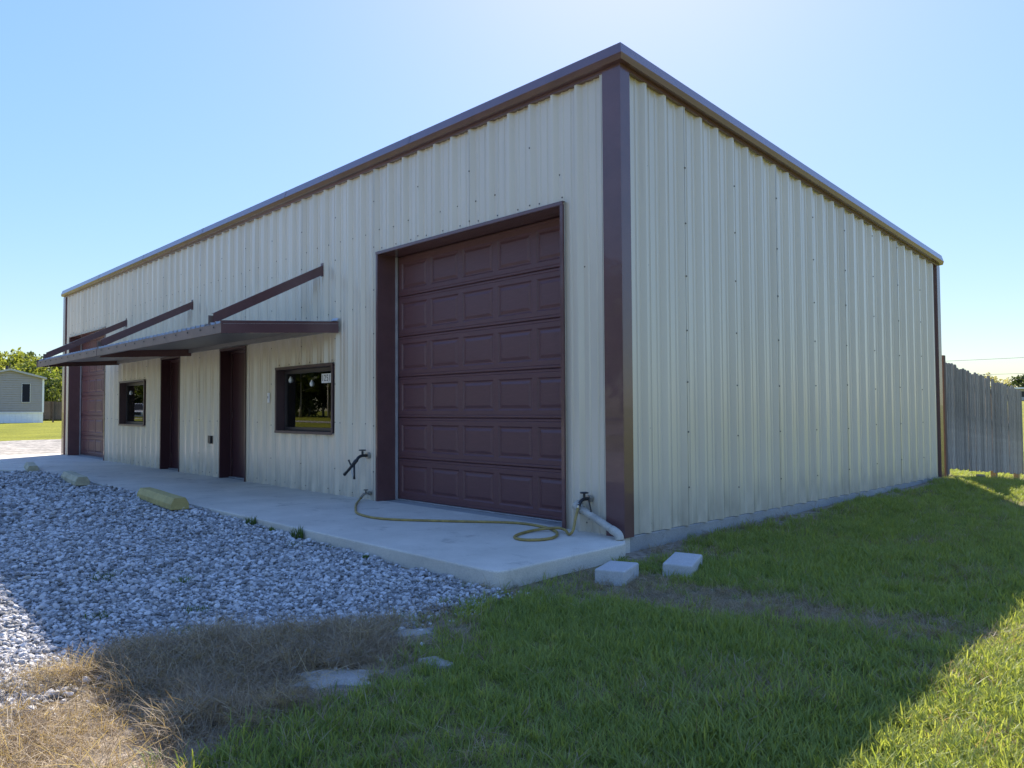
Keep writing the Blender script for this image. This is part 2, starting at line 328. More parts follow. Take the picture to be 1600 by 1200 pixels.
# concrete walk in front of the building
def slab_poly(name, pts, z0, z1, m, bev, label, kind='structure'):
    mb = MB(); n = len(pts)
    mb.add([(x, y, z0) for x, y in pts]+[(x, y, z1) for x, y in pts], [tuple(range(n-1, -1, -1)), tuple(range(n, 2*n))]+[(i, (i+1) % n, n+(i+1) % n, n+i) for i in range(n)])
    return tag(mb.build(name, m, bevel=bev, seg=3), label, kind=kind)
slab_poly('concrete_walk', [(-19.3,-1.76),(.13,-1.745),(.22,-1.735),(.268,-1.70),(.275,-1.6),(.215,-.30),(.19,-.22),(.12,-.13),(.03,-.06),(.03,.06),(-.02,.06),(-19.3,.045)], -.4, 0, M_CONC, .015,
    'pale concrete walk along the front of the building')
slab_poly('concrete_apron', [(-12.55,-1.765),(-14.0,-2.45),(-14.3,-9),(-19.3,-9),(-19.3,-1.765)], -.4, -.006, M_CONC, .01, 'concrete apron leading to the far garage door')

# ------------------------------------------------------------------ the building
LX, DY, HF, HB = 18.48, 8.22, 4.10, 3.375
B = thing('metal_building', (-LX/2, DY/2, 0), 'long beige ribbed metal building with burgundy trim and garage doors', 'building')
G1, G2 = (-3.754, -.663), (-17.93, -14.86); GH = 3.05
DOORS = [(-8.43, -7.47), (-11.22, -10.26)]; DH = 2.13
WINS = [(-6.42, -4.82, .81, 1.73), (-13.76, -12.19, .835, 1.75)]
OPEN = [(*G1, -1, GH), (*G2, -1, GH)] + [(a, b, -1, DH) for a, b in DOORS] + list(WINS)
def profile():
    out = []
    for k in range(3):
        c = k*.3048
        out += [(c+.014, .042), (c+.050, 0), (c+.088, 0), (c+.095, .009), (c+.113, .009), (c+.122, 0),
                (c+.183, 0), (c+.190, .009), (c+.208, .009), (c+.217, 0), (c+.2548, 0), (c+.2908, .042)]
    return [(0, .042)]+out+[(.9144, .042)]
PROF = profile()
def wall(u_start, u_end, mp, top, openings, z0=0.0, alt=.003):
    u = u_start; k = 0; objs = []
    while u < u_end-.02:
        pw = [(u+a, d) for a, d in PROF]
        us = np.array([a for a, _ in pw]); ds = np.array([d for _, d in pw])
        br = set(us.tolist())
        for (a, b, za, zb) in openings:
            for e in (a, b):
                if us[0] < e < us[-1]: br.add(e)
        br = sorted(e for e in br if e <= u_end+1e-9); 
        if us[-1] > u_end: br.append(u_end)
        mb = MB(); off = alt*(k % 2)
        for a, b in zip(br[:-1], br[1:]):
            if b-a < 1e-5: continue
            da, db = np.interp([a, b], us, ds)+off; mid = (a+b)/2
            za = z0; segs = []; 
            for (oa, ob, oz0, oz1) in sorted(openings, key=lambda t: t[2]):
                if oa < mid < ob:
                    if oz0 > za: segs.append((za, oz0, oz0))
                    za = oz1
            segs.append((za, top(a), top(b)))
            for s0, ta, tb in segs:
                mb.add([mp(a, da, s0), mp(b, db, s0), mp(b, db, tb), mp(a, da, ta)], [(0, 1, 2, 3)])
        objs.append(mb.build('wall_panel', M_SHEET, B)); u += .9144; k += 1
    return objs
wall(-LX+.02, -.02, lambda u, d, z: (u, -d, z), lambda u: HF+.05, OPEN)
side_top = lambda v: HF+.05-(HF-HB)*v/DY
wall(.03, DY-.02, lambda u, d, z: (d, u, z), side_top, [])
wall(.03, DY-.02, lambda u, d, z: (-LX-d, DY-u, z), lambda v: side_top(DY-v), [])
wall(.02, LX-.02, lambda u, d, z: (-u, DY+d, z), lambda u: HB+.03, [])
# liner keeps the inside dark; roof; foundation
mb = MB(); 
for a, b, z in ((-LX+.05, -.05, 0),): pass
mb.add([(-LX-.02,.02,4.16),(.02,.02,4.16),(.02,DY,HB+.06),(-LX-.02,DY,HB+.06),(-LX-.02,.02,4.12),(.02,.02,4.12),(.02,DY,HB+.02),(-LX-.02,DY,HB+.02)], [(0,1,2,3),(7,6,5,4),(0,4,5,1),(1,5,6,2),(2,6,7,3),(3,7,4,0)])
mb.build('roof', M_GALV, B)
MB().box(-LX-.012, .020, .062, DY+.012, -.5, -.004).build('foundation', M_FOUND, B, bevel=.008)
MB().box(-LX+.4, -.4, 4.0, 4.05, -.004, 3.4).build('inner_wall', mat('plaster', (.25, .24, .23), .9), B)
# cornice: one section swept along the front and mitred into the rake of the side
CS = [(.036, .022), (.050, .022), (.050, .052), (.104, .058), (.120, .108), (.086, .212), (-.04, .212), (-.04, .022)]
def cornice():
    f = MB(); r = MB(); n = len(CS)
    A = [(-LX-.03, -o, HF+h) for o, h in CS]; C = [(o, -o, HF+h) for o, h in CS]
    k = -(HF-HB)/DY
    D = [(o, DY+.05, HF+h+k*(DY+.05)) for o, h in CS]
    f.loft([A, C]); r.loft([C, D])
    f.build('eave_trim', M_TRIM, B); r.build('rake_trim', M_TRIM, B)
    L1 = [(-LX-o, DY+.05, HF+h+k*(DY+.05)) for o, h in CS]; L0 = [(-LX-o, .0, HF+h) for o, h in CS]
    MB().loft([L1, L0]).build('rake_trim', M_TRIM, B)
    for x in (-3.05, -6.1, -9.15, -12.2, -15.25):      # lapped trim joints
        mb = MB().loft([[(x-.002, -o*1.012-.0015, HF+h) for o, h in CS[1:6]], [(x+.06, -o*1.012-.0015, HF+h) for o, h in CS[1:6]]], cap=False, closed=False)
        mb.build('trim_lap', M_TRIM, B)
cornice()
# corner trims
def ltrim(x, y, ax, ay, z1a, z1b, name='corner_trim'):
    # legs of an angle, ax along x, ay along y (signed), 46 mm proud of the sheets
    mb = MB(); mb.box(x, x+ax, y, y+.012*np.sign(ay), -.004, z1a); mb.box(x, x+.012*np.sign(ax), y+.0125*np.sign(ay), y+ay, -.003, z1b)
    mb.box(x+ax, x+ax*.985, y+.012*np.sign(ay), y+.05*np.sign(ay), -.003, z1a); mb.box(x+.012*np.sign(ax), x+.05*np.sign(ax), y+ay, y+ay*.97, -.002, z1b)
    return mb.build(name, M_TRIM, B)
ltrim(.053, -.053, -.205, .134, HF+.035, HF+.028)
ltrim(-LX-.053, -.053, .206, .134, HF+.035, HF+.028)
ltrim(.053, DY+.053, -.2, -.141, HB+.03, HB+.03)
# screws
mb = MB()
def screw(p, nx, ny):
    t = Vector((-ny, nx, 0)); u = Vector((0, 0, 1)); n = Vector((nx, ny, 0)); p = Vector(p); r = .0095
    ring = [p+(t*math.cos(a)+u*math.sin(a))*r for a in [k*math.pi/3 for k in range(6)]]
    ring2 = [q+n*.006-(q-p)*.25 for q in ring]; mb.loft([ring, ring2])
for z in (.07, .95, 2.42, 3.35):
    u = -LX+.02; k = 0
    while u < -.25:
        x = u+.06
        if not any(a-.05 < x < b+.05 and c < z < d+.03 for a, b, c, d in OPEN) and random.random() < .8: screw((x, -.001, z+random.uniform(-.015, .015)), 0, -1)
        u += .3048; k += 1
    v = .03; k = 0
    while v < DY-.1:
        if z < side_top(v)-.15 and v > .15:
            if random.random() < .85: screw((.001, v+.06, z+random.uniform(-.015, .015)), 1, 0)
        v += .3048; k += 1
for k in range(1, 21):
    u = -LX+.02+k*.9144
    for q in range(7):
        z = .38+q*.55+random.uniform(-.04, .04)
        if u < -.25 and not any(a-.05 < u < b+.05 and c < z < d+.05 for a, b, c, d in OPEN): screw((u+.004, -.0455, z), 0, -1)
for k in range(1, 9):
    v = .03+k*.9144
    for q in range(7):
        z = .33+q*.52+random.uniform(-.04, .04)
        if z < side_top(v)-.12: screw((.0455, v+.004, z), 1, 0)
for (a, b, c, d) in OPEN:
    for k in range(int((b-a)/.3)+1): screw((a+.1+k*.3, -.042, d+.055), 0, -1)
    for k in range(int((d-max(c, 0))/.6)):
        screw((a-.05, -.01, max(c, .1)+.3+k*.6), 0, -1)
tag(mb.build('screws', mat('screw_head', (.10, .095, .085), .5), B), None, kind='stuff')

# trims round an opening, returned as parts; depth of the reveal
def reveal(a, b, z0, z1, depth, parent, sill=False, face=.035, name='jamb_trim', m=M_TRIM):
    for s, e in ((a, 1), (b, -1)):
        mb = MB(); mb.box(s, s+e*.016, -.052, depth, z0, z1); mb.box(s-e*face, s-e*.0005, -.052, -.040, z0, z1+face*.6)
        mb.build(name, m, parent)
    mb = MB(); mb.box(a+.0165, b-.0165, -.0515, depth, z1-.016, z1-.0005); mb.box(a-face, b+face, -.056, -.0525, z1-.012, z1+face); mb.box(a-face, b+face, -.0525, -.01, z1+face-.004, z1+face)
    mb.build('head_trim', m, parent)
    if sill:
        mb = MB(); mb.box(a+.0165, b-.0165, -.0515, depth, z0+.0005, z0+.016); mb.box(a-face, b+face, -.058, -.0535, z0-face, z0+.012)
        mb.build('sill', m, parent)
# garage doors: six sections of five raised panels each
GW = 3.03; SH = 3.02/6; NP = 5
def section_mesh():
    mb = MB(); mx, pw = .075, 0; pw = (GW-mx*(NP+1))/NP; xs = [0]
    for k in range(NP): xs += [mx+k*(pw+mx), mx+k*(pw+mx)+pw]
    xs.append(GW); zs = [.004, .014, .026, .034, .085, SH-.085, SH-.034, SH-.026, SH-.014, SH-.004]; ys = [.016, 0, 0, .006, 0, 0, .006, 0, 0, .016]
    zz = [0, 1, 2, 3, 4, 5, 6, 7, 8, 9]
    prof = [(.0025, .009), (.010, 0), (.028, 0), (.033, .004), (.038, 0), (.085, 0), (SH-.085, 0), (SH-.038, 0), (SH-.033, .004), (SH-.028, 0), (SH-.010, 0), (SH-.0025, .009)]
    for i in range(len(xs)-1):
        for j in range(len(prof)-1):
            x0, x1 = xs[i], xs[i+1]; (z0, y0), (z1, y1) = prof[j], prof[j+1]
            if i % 2 == 1 and j == 5:
                q = .016; dpt = .013
                o = [(x0,0,z0),(x1,0,z0),(x1,0,z1),(x0,0,z1)]; n_ = [(x0+q,dpt,z0+q),(x1-q,dpt,z0+q),(x1-q,dpt,z1-q),(x0+q,dpt,z1-q)]
                mb.add(o+n_, [(0,1,5,4),(1,2,6,5),(2,3,7,6),(3,0,4,7),(4,5,6,7)])
            else: mb.add([(x0,y0,z0),(x1,y0,z0),(x1,y1,z1),(x0,y1,z1)], [(0,1,2,3)])
    return mb, [( (xs[2*k+1]+xs[2*k+2])/2 ) for k in range(NP)], pw, SH-.17
secmb, PXC, PW, PH = section_mesh()
def mesh_of(mb, name, m):
    me = bpy.data.meshes.new(name); me.from_pydata(mb.v, [], mb.f); me.materials.append(m); return me
ME_SEC = mesh_of(secmb, 'door_section', M_DOOR)
pm = MB(); hw, hh = PW/2-.028, PH/2-.028; q = .028
pm.add([(-hw,.0128,-hh),(hw,.0128,-hh),(hw,.0128,hh),(-hw,.0128,hh),(-hw+q,.001,-hh+q),(hw-q,.001,-hh+q),(hw-q,.001,hh-q),(-hw+q,.001,hh-q)], [(0,1,5,4),(1,2,6,5),(2,3,7,6),(3,0,4,7),(4,5,6,7)])
ME_PAN = mesh_of(pm, 'raised_panel', M_DOOR)
def garage(a, b, label):
    yd = .25; x0 = (a+b)/2-GW/2
    d = MB().box(x0-.02, x0+GW+.02, yd+.03, yd+.055, .005, GH-.005).build('garage_door', M_DOOR, B); d['label'] = label
    for r in range(6):
        z = .012+r*SH; inst(ME_SEC, 'door_section', d, (x0, yd, z))
        for c in PXC: inst(ME_PAN, 'raised_panel', d, (x0+c, yd, z+SH/2))
    MB().box(x0-.005, x0+GW+.005, yd-.012, yd+.028, 0, .011).build('bottom_seal', M_SEAL, d)
    MB().box(a+.018, a+.044, yd-.035, yd-.012, .0, GH-.02).build('weather_strip', M_SEAL, d)
    MB().box(b-.044, b-.018, yd-.035, yd-.012, .0, GH-.02).build('weather_strip', M_SEAL, d)
    reveal(a, b, .001, GH, yd+.06, B, face=.02)
garage(*G1, 'burgundy overhead garage door next to the building corner')
garage(*G2, 'burgundy overhead garage door at the far end past the awning')
def walk_door(a, b, label, keypad):
    yd = .15
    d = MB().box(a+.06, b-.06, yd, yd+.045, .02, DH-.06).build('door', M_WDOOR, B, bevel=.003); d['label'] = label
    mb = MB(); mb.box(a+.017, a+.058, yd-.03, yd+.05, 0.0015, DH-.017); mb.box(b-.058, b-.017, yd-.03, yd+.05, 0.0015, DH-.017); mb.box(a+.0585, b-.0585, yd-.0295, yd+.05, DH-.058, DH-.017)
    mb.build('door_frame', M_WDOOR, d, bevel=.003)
    MB().box(a+.02, b-.02, yd-.05, yd+.06, .0, .016).build('threshold', M_GALV, d, bevel=.003)
    hx = b-.13 if keypad else b-.14
    h = MB(); h.tube([(hx, yd-.0, 1.0), (hx, yd-.05, 1.0)], .028, 12); h.tube([(hx, yd-.05, 1.0), (hx-.12, yd-.055, .995)], .010, 8); MB().tube([(hx, yd-.0, 1.13), (hx, yd-.022, 1.13)], .027, 12).build('deadbolt', M_CHROME, d)
    h.build('handle', M_CHROME, d, smooth=False)
    for z in (.25, 1.05, 1.9): MB().tube([(a+.0615, yd-.008, z-.05), (a+.0615, yd-.008, z+.05)], .008, 8).build('hinge', M_WDOOR, d)
    reveal(a, b, .001, DH, yd+.08, B, face=.022, m=M_WDOOR)
    # blocking behind the frame
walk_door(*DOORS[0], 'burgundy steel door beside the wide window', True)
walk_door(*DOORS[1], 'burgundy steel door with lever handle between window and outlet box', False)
def window(a, b, z0, z1, label, number=False):
    yw = .10
    mb = MB(); fr = .045
    mb.box(a+.017, b-.017, yw-.02, yw+.03, z0+.017, z0+fr+.02); mb.box(a+.017, b-.017, yw-.02, yw+.03, z1-fr-.03, z1-.017)
    mb.box(a+.017, a+fr+.017, yw-.0195, yw+.0295, z0+fr+.0205, z1-fr-.0305); mb.box(b-fr-.017, b-.017, yw-.0195, yw+.0295, z0+fr+.0205, z1-fr-.0305)
    wd = mb.build('window', M_FRAMEW, B, bevel=.003); wd['label'] = label
    MB().box(a+.06, b-.06, yw+.004, yw+.010, z0+.06, z1-.07).build('pane', M_GLASS, wd)
    reveal(a, b, z0, z1, yw+.04, wd, sill=True, face=.022, m=M_WTRIM)
    mb = MB()
    for x, dz in (((a+.17, .12), (a+.80, .19)) if number else ((a+.27, .19), (b-.12, .17))):
        k = MB(); zc = z1-dz-.04
        k.tube([(x, yw-.004, zc-.045), (x, yw-.006, zc-.03), (x, yw-.006, zc+.0), (x, yw-.004, zc+.03), (x, yw-.004, zc+.05)], [.006, .022, .026, .012, .005], 10); k.build('white_tag', M_WHITE, wd, smooth=True)
    if number:
        for i, ch in enumerate('1251'):
            x0 = b-.525+i*.064
            p = MB().box(x0, x0+.058, yw-.002, yw+.0035, z1-.235, z1-.105).build('number_tile', M_WHITE, wd)
            cu = bpy.data.curves.new('digit', 'FONT'); cu.body = ch; cu.size = .125; cu.align_x = 'CENTER'; cu.align_y = 'CENTER'; cu.extrude = .0006
            to = bpy.data.objects.new('digit_text', cu); COL.objects.link(to)
            bpy.context.view_layer.update()
            me = bpy.data.meshes.new_from_object(to.evaluated_get(bpy.context.evaluated_depsgraph_get())); bpy.data.objects.remove(to)
            me.materials.clear(); me.materials.append(M_BLACKM)
            o = inst(me, 'digit', wd, (x0+.029, yw-.0028, z1-.17), (math.pi/2, 0, 0), (.8, 1, 1))
window(*WINS[0], 'wide window with house number tiles and dark frame', True)
window(*WINS[1], 'dark framed window near the far garage door')

# ------------------------------------------------------------------ awning
AX0, AX1, AY = -13.80, -4.65, -1.57; ZW, ZO = 2.26, 2.145     # top of deck at wall and outer edge
AW = MB()
sl = lambda y: ZW+(ZO-ZW)*(y/AY)
xs_ = [AX0]; x = AX0
prof_d = []
while x < AX1-.01:
    prof_d += [(x, 0), (x+.05, 0), (x+.065, .042), (x+.085, .042), (x+.10, 0)]; x += .1525
prof_d.append((AX1, 0)); prof_d = [p for p in prof_d if p[0] <= AX1]
top = [(px, -.048, sl(-.048)+h) for px, h in prof_d]; topo = [(px, AY-.02, sl(AY)+h) for px, h in prof_d]
AW.add(top+topo, [(i, i+len(top), i+1+len(top), i+1) for i in range(len(top)-1)])
aw = AW.build('awning', M_GALV, B); aw['label'] = 'flat corrugated awning over the doors hung on three burgundy braces'
mod = aw.modifiers.new('solid', 'SOLIDIFY'); mod.thickness = .003
# under sheet, ribbed along x
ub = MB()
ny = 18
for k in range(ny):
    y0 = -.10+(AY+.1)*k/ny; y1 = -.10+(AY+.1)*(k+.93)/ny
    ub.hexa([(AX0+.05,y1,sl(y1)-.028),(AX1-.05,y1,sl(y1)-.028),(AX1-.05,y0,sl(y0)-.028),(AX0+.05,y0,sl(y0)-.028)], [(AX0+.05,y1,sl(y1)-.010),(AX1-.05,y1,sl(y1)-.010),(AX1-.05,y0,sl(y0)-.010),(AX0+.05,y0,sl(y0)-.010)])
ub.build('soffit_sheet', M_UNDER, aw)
def channel(p0, p1, hgt, th, name, m, par, flange=.045, side=(0, 1, 0)):
    p0, p1 = Vector(p0), Vector(p1); sd_ = Vector(side); up = Vector((0, 0, 1)); mb = MB()
    def bar(o0, o1, z0, z1):
        b = [p0+sd_*o0+up*z0, p1+sd_*o0+up*z0, p1+sd_*o1+up*z0, p0+sd_*o1+up*z0]; t = [p0+sd_*o0+up*z1, p1+sd_*o0+up*z1, p1+sd_*o1+up*z1, p0+sd_*o1+up*z1]
        mb.hexa(b, t)
    bar(0, th, 0, hgt); bar(th, flange, 0, th); bar(th, flange, hgt-th, hgt)
    return mb.build(name, m, par)
XM = -9.67
channel((XM+.001, AY-.03, ZO-.108), (AX1-.006, AY-.03, ZO-.108), .115, .006, 'fascia', M_BROWN, aw)
channel((AX0-.006, AY-.034, ZO-.108), (XM-.001, AY-.034, ZO-.108), .115, .006, 'fascia', M_BROWN, aw)
channel((AX1, -.05, ZW-.125), (AX1, AY-.045, ZO-.115), .15, .006, 'end_channel', M_TRIM, aw, side=(-1, 0, 0))
channel((AX0, AY-.045, ZO-.115), (AX0, -.05, ZW-.125), .15, .006, 'end_channel', M_TRIM, aw, side=(1, 0, 0))
channel((XM-.02, -.05, ZW-.155), (XM-.02, AY+.03, ZO-.13), .135, .006, 'cross_beam', M_TRIM, aw, side=(-1, 0, 0))
MB().box(AX0+.01, AX1-.01, -.10, -.036, ZW-.10, ZW-.035).build('wall_angle', M_UNDER, aw)
for bx_ in (-5.07, XM, -13.36):
    t0 = Vector((bx_, AY+.03, ZO+.10)); t1 = Vector((bx_, -.036, 3.03)); hgt = .13
    mb = MB()
    for o0, o1, z0, z1 in ((0, .005, -hgt/2, hgt/2), (-.045, 0, -hgt/2, -hgt/2+.005), (-.045, 0, hgt/2-.005, hgt/2)):
        mb.hexa([t0+Vector((o0,0,z0)), t0+Vector((o1,0,z0)), t1+Vector((o1,0,z0)), t1+Vector((o0,0,z0))], [t0+Vector((o0,0,z1)), t0+Vector((o1,0,z1)), t1+Vector((o1,0,z1)), t1+Vector((o0,0,z1))])
    br = mb.build('brace', M_TRIM, aw)
    pl = MB(); pl.box(bx_-.05, bx_+.012, -.05, -.034, 2.94, 3.12); pl.build('brace_plate', M_TRIM, aw)
    pl = MB(); pl.box(bx_-.05, bx_-.044, AY-.01, AY+.12, ZO+.03, ZO+.14); pl.box(bx_-.043, bx_+.03, AY-.01, AY+.09, ZO+.031, ZO+.037); pl.build('brace_foot', M_BROWN, aw)
mb = MB()
for k in range(22):
    x = AX0+.3+k*.41
    mb.tube([(x, AY-.036, ZO-.03), (x, AY-.043, ZO-.03)], .011, 6)
for k in range(22):
    x = AX0+.2+k*.41; mb.tube([(x, AY+.03, ZO+.028), (x, AY+.03, ZO+.045)], .012, 6)
tag(mb.build('awning_screws', M_BLACKM, aw), None, kind='stuff')
MB().hexa([(AX1-.16,-.12,ZW+.03),(AX1+.002,-.12,ZW+.03),(AX1+.002,-.05,ZW+.03),(AX1-.16,-.05,ZW+.03)], [(AX1-.16,-.075,ZW+.036),(AX1+.002,-.075,ZW+.036),(AX1+.002,-.05,ZW+.075),(AX1-.16,-.05,ZW+.075)]).build('flashing', M_GALV, aw)

# ------------------------------------------------------------------ things on the wall
mb = MB().box(-6.685, -6.635, -.055, -.033, 1.235, 1.385); kb = thing('door_chime', (-6.66, -.04, 1.23), 'small white plastic box on the wall between door and wide window', 'switch box')
mb.build('case', M_WHITE, kb, bevel=.006); MB().box(-6.672, -6.648, -.058, -.0555, 1.30, 1.335).build('button', M_SEAL, kb)
ob_ = thing('outlet_box', (-8.79, -.03, .56), 'black electrical outlet box low on the wall between the two doors', 'outlet')
MB().box(-8.835, -8.745, -.075, -.033, .56, .695).build('case', M_BLACKM, ob_, bevel=.006); MB().box(-8.84, -8.74, -.083, -.0755, .575, .70).build('cover', M_BLACKM, ob_, bevel=.003)
def faucet(loc, name, label, s=1.0):
    x, y, z = loc; t = thing(name, loc, label, 'faucet', None)
    MB().tube([(x, y+.03, z), (x, y-.012, z)], .032*s, 12).build('flange', M_CHROME, t)
    MB().tube(smooth_path([(x, y-.01, z), (x, y-.06*s, z), (x, y-.10*s, z-.015*s), (x, y-.125*s, z-.05*s)], 4), [.015*s]*12+[.019*s], 10).build('spout', M_BLACKM if s > 1 else M_CHROME, t, smooth=True)
    MB().tube([(x, y-.055*s, z), (x, y-.055*s, z+.046*s)], .011*s, 8).build('stem', M_BLACKM, t)
    w_ = MB(); ring = [(x+.032*s*math.cos(a), y-.055*s+.032*s*math.sin(a), z+.055*s) for a in np.linspace(0, 2*math.pi, 17)]
    w_.tube(ring, .006*s, 6); w_.tube([ring[0], ring[8]], .004*s, 6); w_.tube([ring[4], ring[12]], .004*s, 6); w_.build('wheel_handle', M_BLACKM, t)
    return t
f1 = faucet((-3.97, -.045, .55), 'hose_faucet', 'black faucet on the wall with spray nozzle hanging from it', 1.25)
# spray nozzle hanging from the faucet
noz = thing('spray_nozzle', (-4.0, -.16, .36), 'black pistol spray nozzle hanging on the wall faucet beside garage door', 'nozzle')
MB().tube([(-3.97,-.20,.50),(-3.985,-.215,.47),(-4.04,-.23,.415),(-4.10,-.25,.355),(-4.15,-.26,.315)], [.022,.024,.020,.017,.021], 10).build('barrel', M_BLACKM, noz, smooth=True)
MB().tube([(-4.0,-.215,.455),(-3.965,-.235,.39),(-3.945,-.245,.32),(-3.94,-.25,.27)], [.015,.013,.012,.016], 8).build('grip', M_BLACKM, noz, smooth=True)
MB().tube([(-4.03,-.22,.43),(-4.02,-.235,.36),(-3.98,-.245,.30)], .006, 6).build('trigger', M_CHROME, noz)
MB().tube([(-4.05,-.225,.43),(-4.075,-.235,.475),(-4.085,-.24,.50)], [.012,.010,.013], 8).build('knob', M_BLACKM, noz)
f2 = faucet((-3.93, -.045, .085), 'hose_faucet', 'small metal faucet at slab level feeding the yellow hose', .8)
f3 = faucet((-.36, -.045, .305), 'hose_faucet', 'black faucet above the drain pipe at the building corner', 1.05)
hp = [(-3.93,-.13,.075),(-3.86,-.22,.03),(-3.62,-.42,.014),(-3.25,-.66,.013),(-2.85,-.87,.013),(-2.35,-.89,.013),(-1.767,-.535,.013),(-1.236,-.165,.013),(-.85,-.14,.013),(-.55,-.27,.013),(-.37,-.48,.013),(-.36,-.66,.013),(-.47,-.77,.013),(-.62,-.72,.013),(-.72,-.52,.013),(-.72,-.33,.020),(-.60,-.21,.036),(-.47,-.24,.034),(-.37,-.30,.016),(-.335,-.285,.05),(-.355,-.23,.14),(-.37,-.185,.215),(-.375,-.17,.25)]
hz_ = MB().tube(smooth_path(hp, 8), .0125, 10)
hr = thing('garden_hose', (-1.5, -.4, 0), 'yellow garden hose running across the concrete walk with one loop', 'hose')
hz_.build('tube', M_HOSE, hr, smooth=True)
for p0, p1 in (((-3.925,-.125,.08),(-3.885,-.19,.042)), ((-.373,-.178,.235),(-.365,-.165,.272))): MB().tube([p0, p1], .018, 10).build('coupling', M_CHROME, hr)
dp = thing('drain_pipe', (-.2, -.1, 0), 'beige plastic drain pipe sloping down the wall at the building corner', 'pipe')
MB().tube([(-.475,-.085,.245),(-.40,-.093,.205)], .043, 14).build('coupling', M_PVC, dp, smooth=False)
MB().tube([(-.475,.02,.255),(-.475,-.05,.253),(-.465,-.085,.241)], .034, 12).build('inlet', M_PVC, dp, smooth=True)
MB().tube(smooth_path([(-.42,-.09,.217),(-.15,-.125,.125),(.0,-.15,.075)], 4), .033, 14).build('pipe', M_PVC, dp, smooth=True)
MB().tube(smooth_path([(-.01,-.148,.078),(.045,-.155,.058),(.075,-.16,.035),(.085,-.162,-.0)], 5), .038, 14).build('elbow', M_PVC, dp, smooth=True)
MB().tube(smooth_path([(-.35,-.05,.29),(-.30,-.10,.27),(-.275,-.11,.20),(-.31,-.09,.14),(-.34,-.06,.13)], 6), .007, 6).build('black_wire', M_DARK, dp, smooth=True)

# concrete blocks in the grass
def block(name, c, size, rz, label, tilt=(0, 0)):
    hx_, hy_, hz2 = size[0]/2, size[1]/2, size[2]
    o = MB().box(-hx_, hx_, -hy_, hy_, 0, hz2).build(name, M_BLOCK, bevel=.012, seg=2)
    o.location = c; o.rotation_euler = (tilt[0], tilt[1], rz); return tag(o, label, 'block', 'concrete blocks in the grass')
block('concrete_block', (.63, -.885, -.165), (.38, .225, .135), math.radians(112), 'pale concrete block in thin grass beside the walk corner', (0, .02))
block('concrete_block', (.80, -.30, -.175), (.46, .22, .14), math.radians(113), 'pale concrete block in thick grass farther from the walk', (.03, -.01))

# broken pale concrete showing through at the lawn edge
def rubble(x, y, a, b, rz, seed, label):
    r = random.Random(seed); n = 17; ring = []
    for k in range(n): t = 2*math.pi*k/n; q = r.uniform(.55, 1.15); ring.append((a*q*math.cos(t), b*q*math.sin(t)))
    mb = MB().loft([[(u, v, -.05) for u, v in ring], [(u*.97, v*.97, r.uniform(.008, .018)) for u, v in ring], [(u*.55, v*.55, r.uniform(.016, .03)) for u, v in ring]])
    o = mb.build('concrete_piece', M_RUBBLE, smooth=False); o.location = (x, y, float(gz(x, y))); o.rotation_euler = (0, 0, rz); tag(o, label, 'rubble', 'broken concrete at the lawn edge')
M_RUBBLE = concrete_mat('rubble_concrete', (.22, .20, .165), (.46, .43, .38))
rubble(1.0, -3.42, .24, .15, .9, 1, 'largest pale flat concrete piece between dry grass and lawn')
rubble(1.16, -2.97, .10, .06, .5, 2, 'small pale concrete chip sunk in the green lawn edge')
rubble(.70, -2.78, .15, .09, .9, 3, 'pale flat concrete piece in bare soil near the gravel edge')
# wheel stops
def wheel_stop(x0, x1, yc, rz, m, label):
    L_ = x1-x0; prof = [(-.10, 0), (.10, 0), (.10, .065), (.062, .135), (-.062, .135), (-.10, .065)]
    rings = []
    for t, k in ((-.5, .97), (-.2, 1), (.2, .985), (.5, 1)):
        rings.append([(t*L_, y, z*k) for y, z in prof])
    o = MB().loft(rings).build('wheel_stop', m, bevel=.008); xc = (x0+x1)/2
    o.location = (xc, yc, float(gz(xc, yc))+.028); o.rotation_euler = (0, 0, rz); return tag(o, label, 'wheel stop', 'wheel stops along the walk')
wheel_stop(-6.35, -4.75, -1.96, math.radians(-5), M_YEL, 'bright yellow concrete wheel stop on the gravel by the walk')
wheel_stop(-10.2, -8.7, -1.95, math.radians(-6), M_PALE, 'faded cream wheel stop between two other stops on the gravel')
wheel_stop(-13.9, -12.45, -1.80, math.radians(-9), M_PALE, 'worn chipped wheel stop against the concrete apron')

# ------------------------------------------------------------------ fence by the far corner
F = thing('picket_fence', (-.2, 11.5, -.3), 'weathered grey board fence panel behind the building corner', 'fence')
pk = []
for v in range(4):
    mb = MB(); w2, h_ = .068, 1.83
    xs_ = [(-w2, 0), (w2, 0), (w2, h_-.03), (w2-.03, h_), (-w2+.03, h_), (-w2, h_-.03)]
    bow = random.uniform(-.012, .012)
    mb.loft([[(-.008+bow*math.sin(z/h_*3), y, z) for y, z in xs_], [(.008+bow*math.sin(z/h_*3), y, z) for y, z in xs_]])
    pk.append(mesh_of(mb, 'picket', M_WOOD))
y = 9.02; k = 0
while y < 14.25:
    t = (y-8.9)/5.3; zb = .085-.43*t+random.uniform(-.018, .018)
    inst(random.choice(pk), 'picket', F, (-.185+random.uniform(-.004, .004), y, zb), (random.uniform(-.008, .008), random.uniform(-.006, .006), random.uniform(-.05, .05)), (1, random.uniform(.88, 1.06), random.uniform(.985, 1.02)))
    y += random.uniform(.125, .148); k += 1
for zr in (.3, 1.0, 1.6):
    MB().hexa([(-.235,8.75,zr+.04),(-.196,8.75,zr+.04),(-.196,14.25,zr-.40),(-.235,14.25,zr-.40)], [(-.235,8.75,zr+.13),(-.196,8.75,zr+.13),(-.196,14.25,zr-.31),(-.235,14.25,zr-.31)]).build('rail', M_WOOD, F)
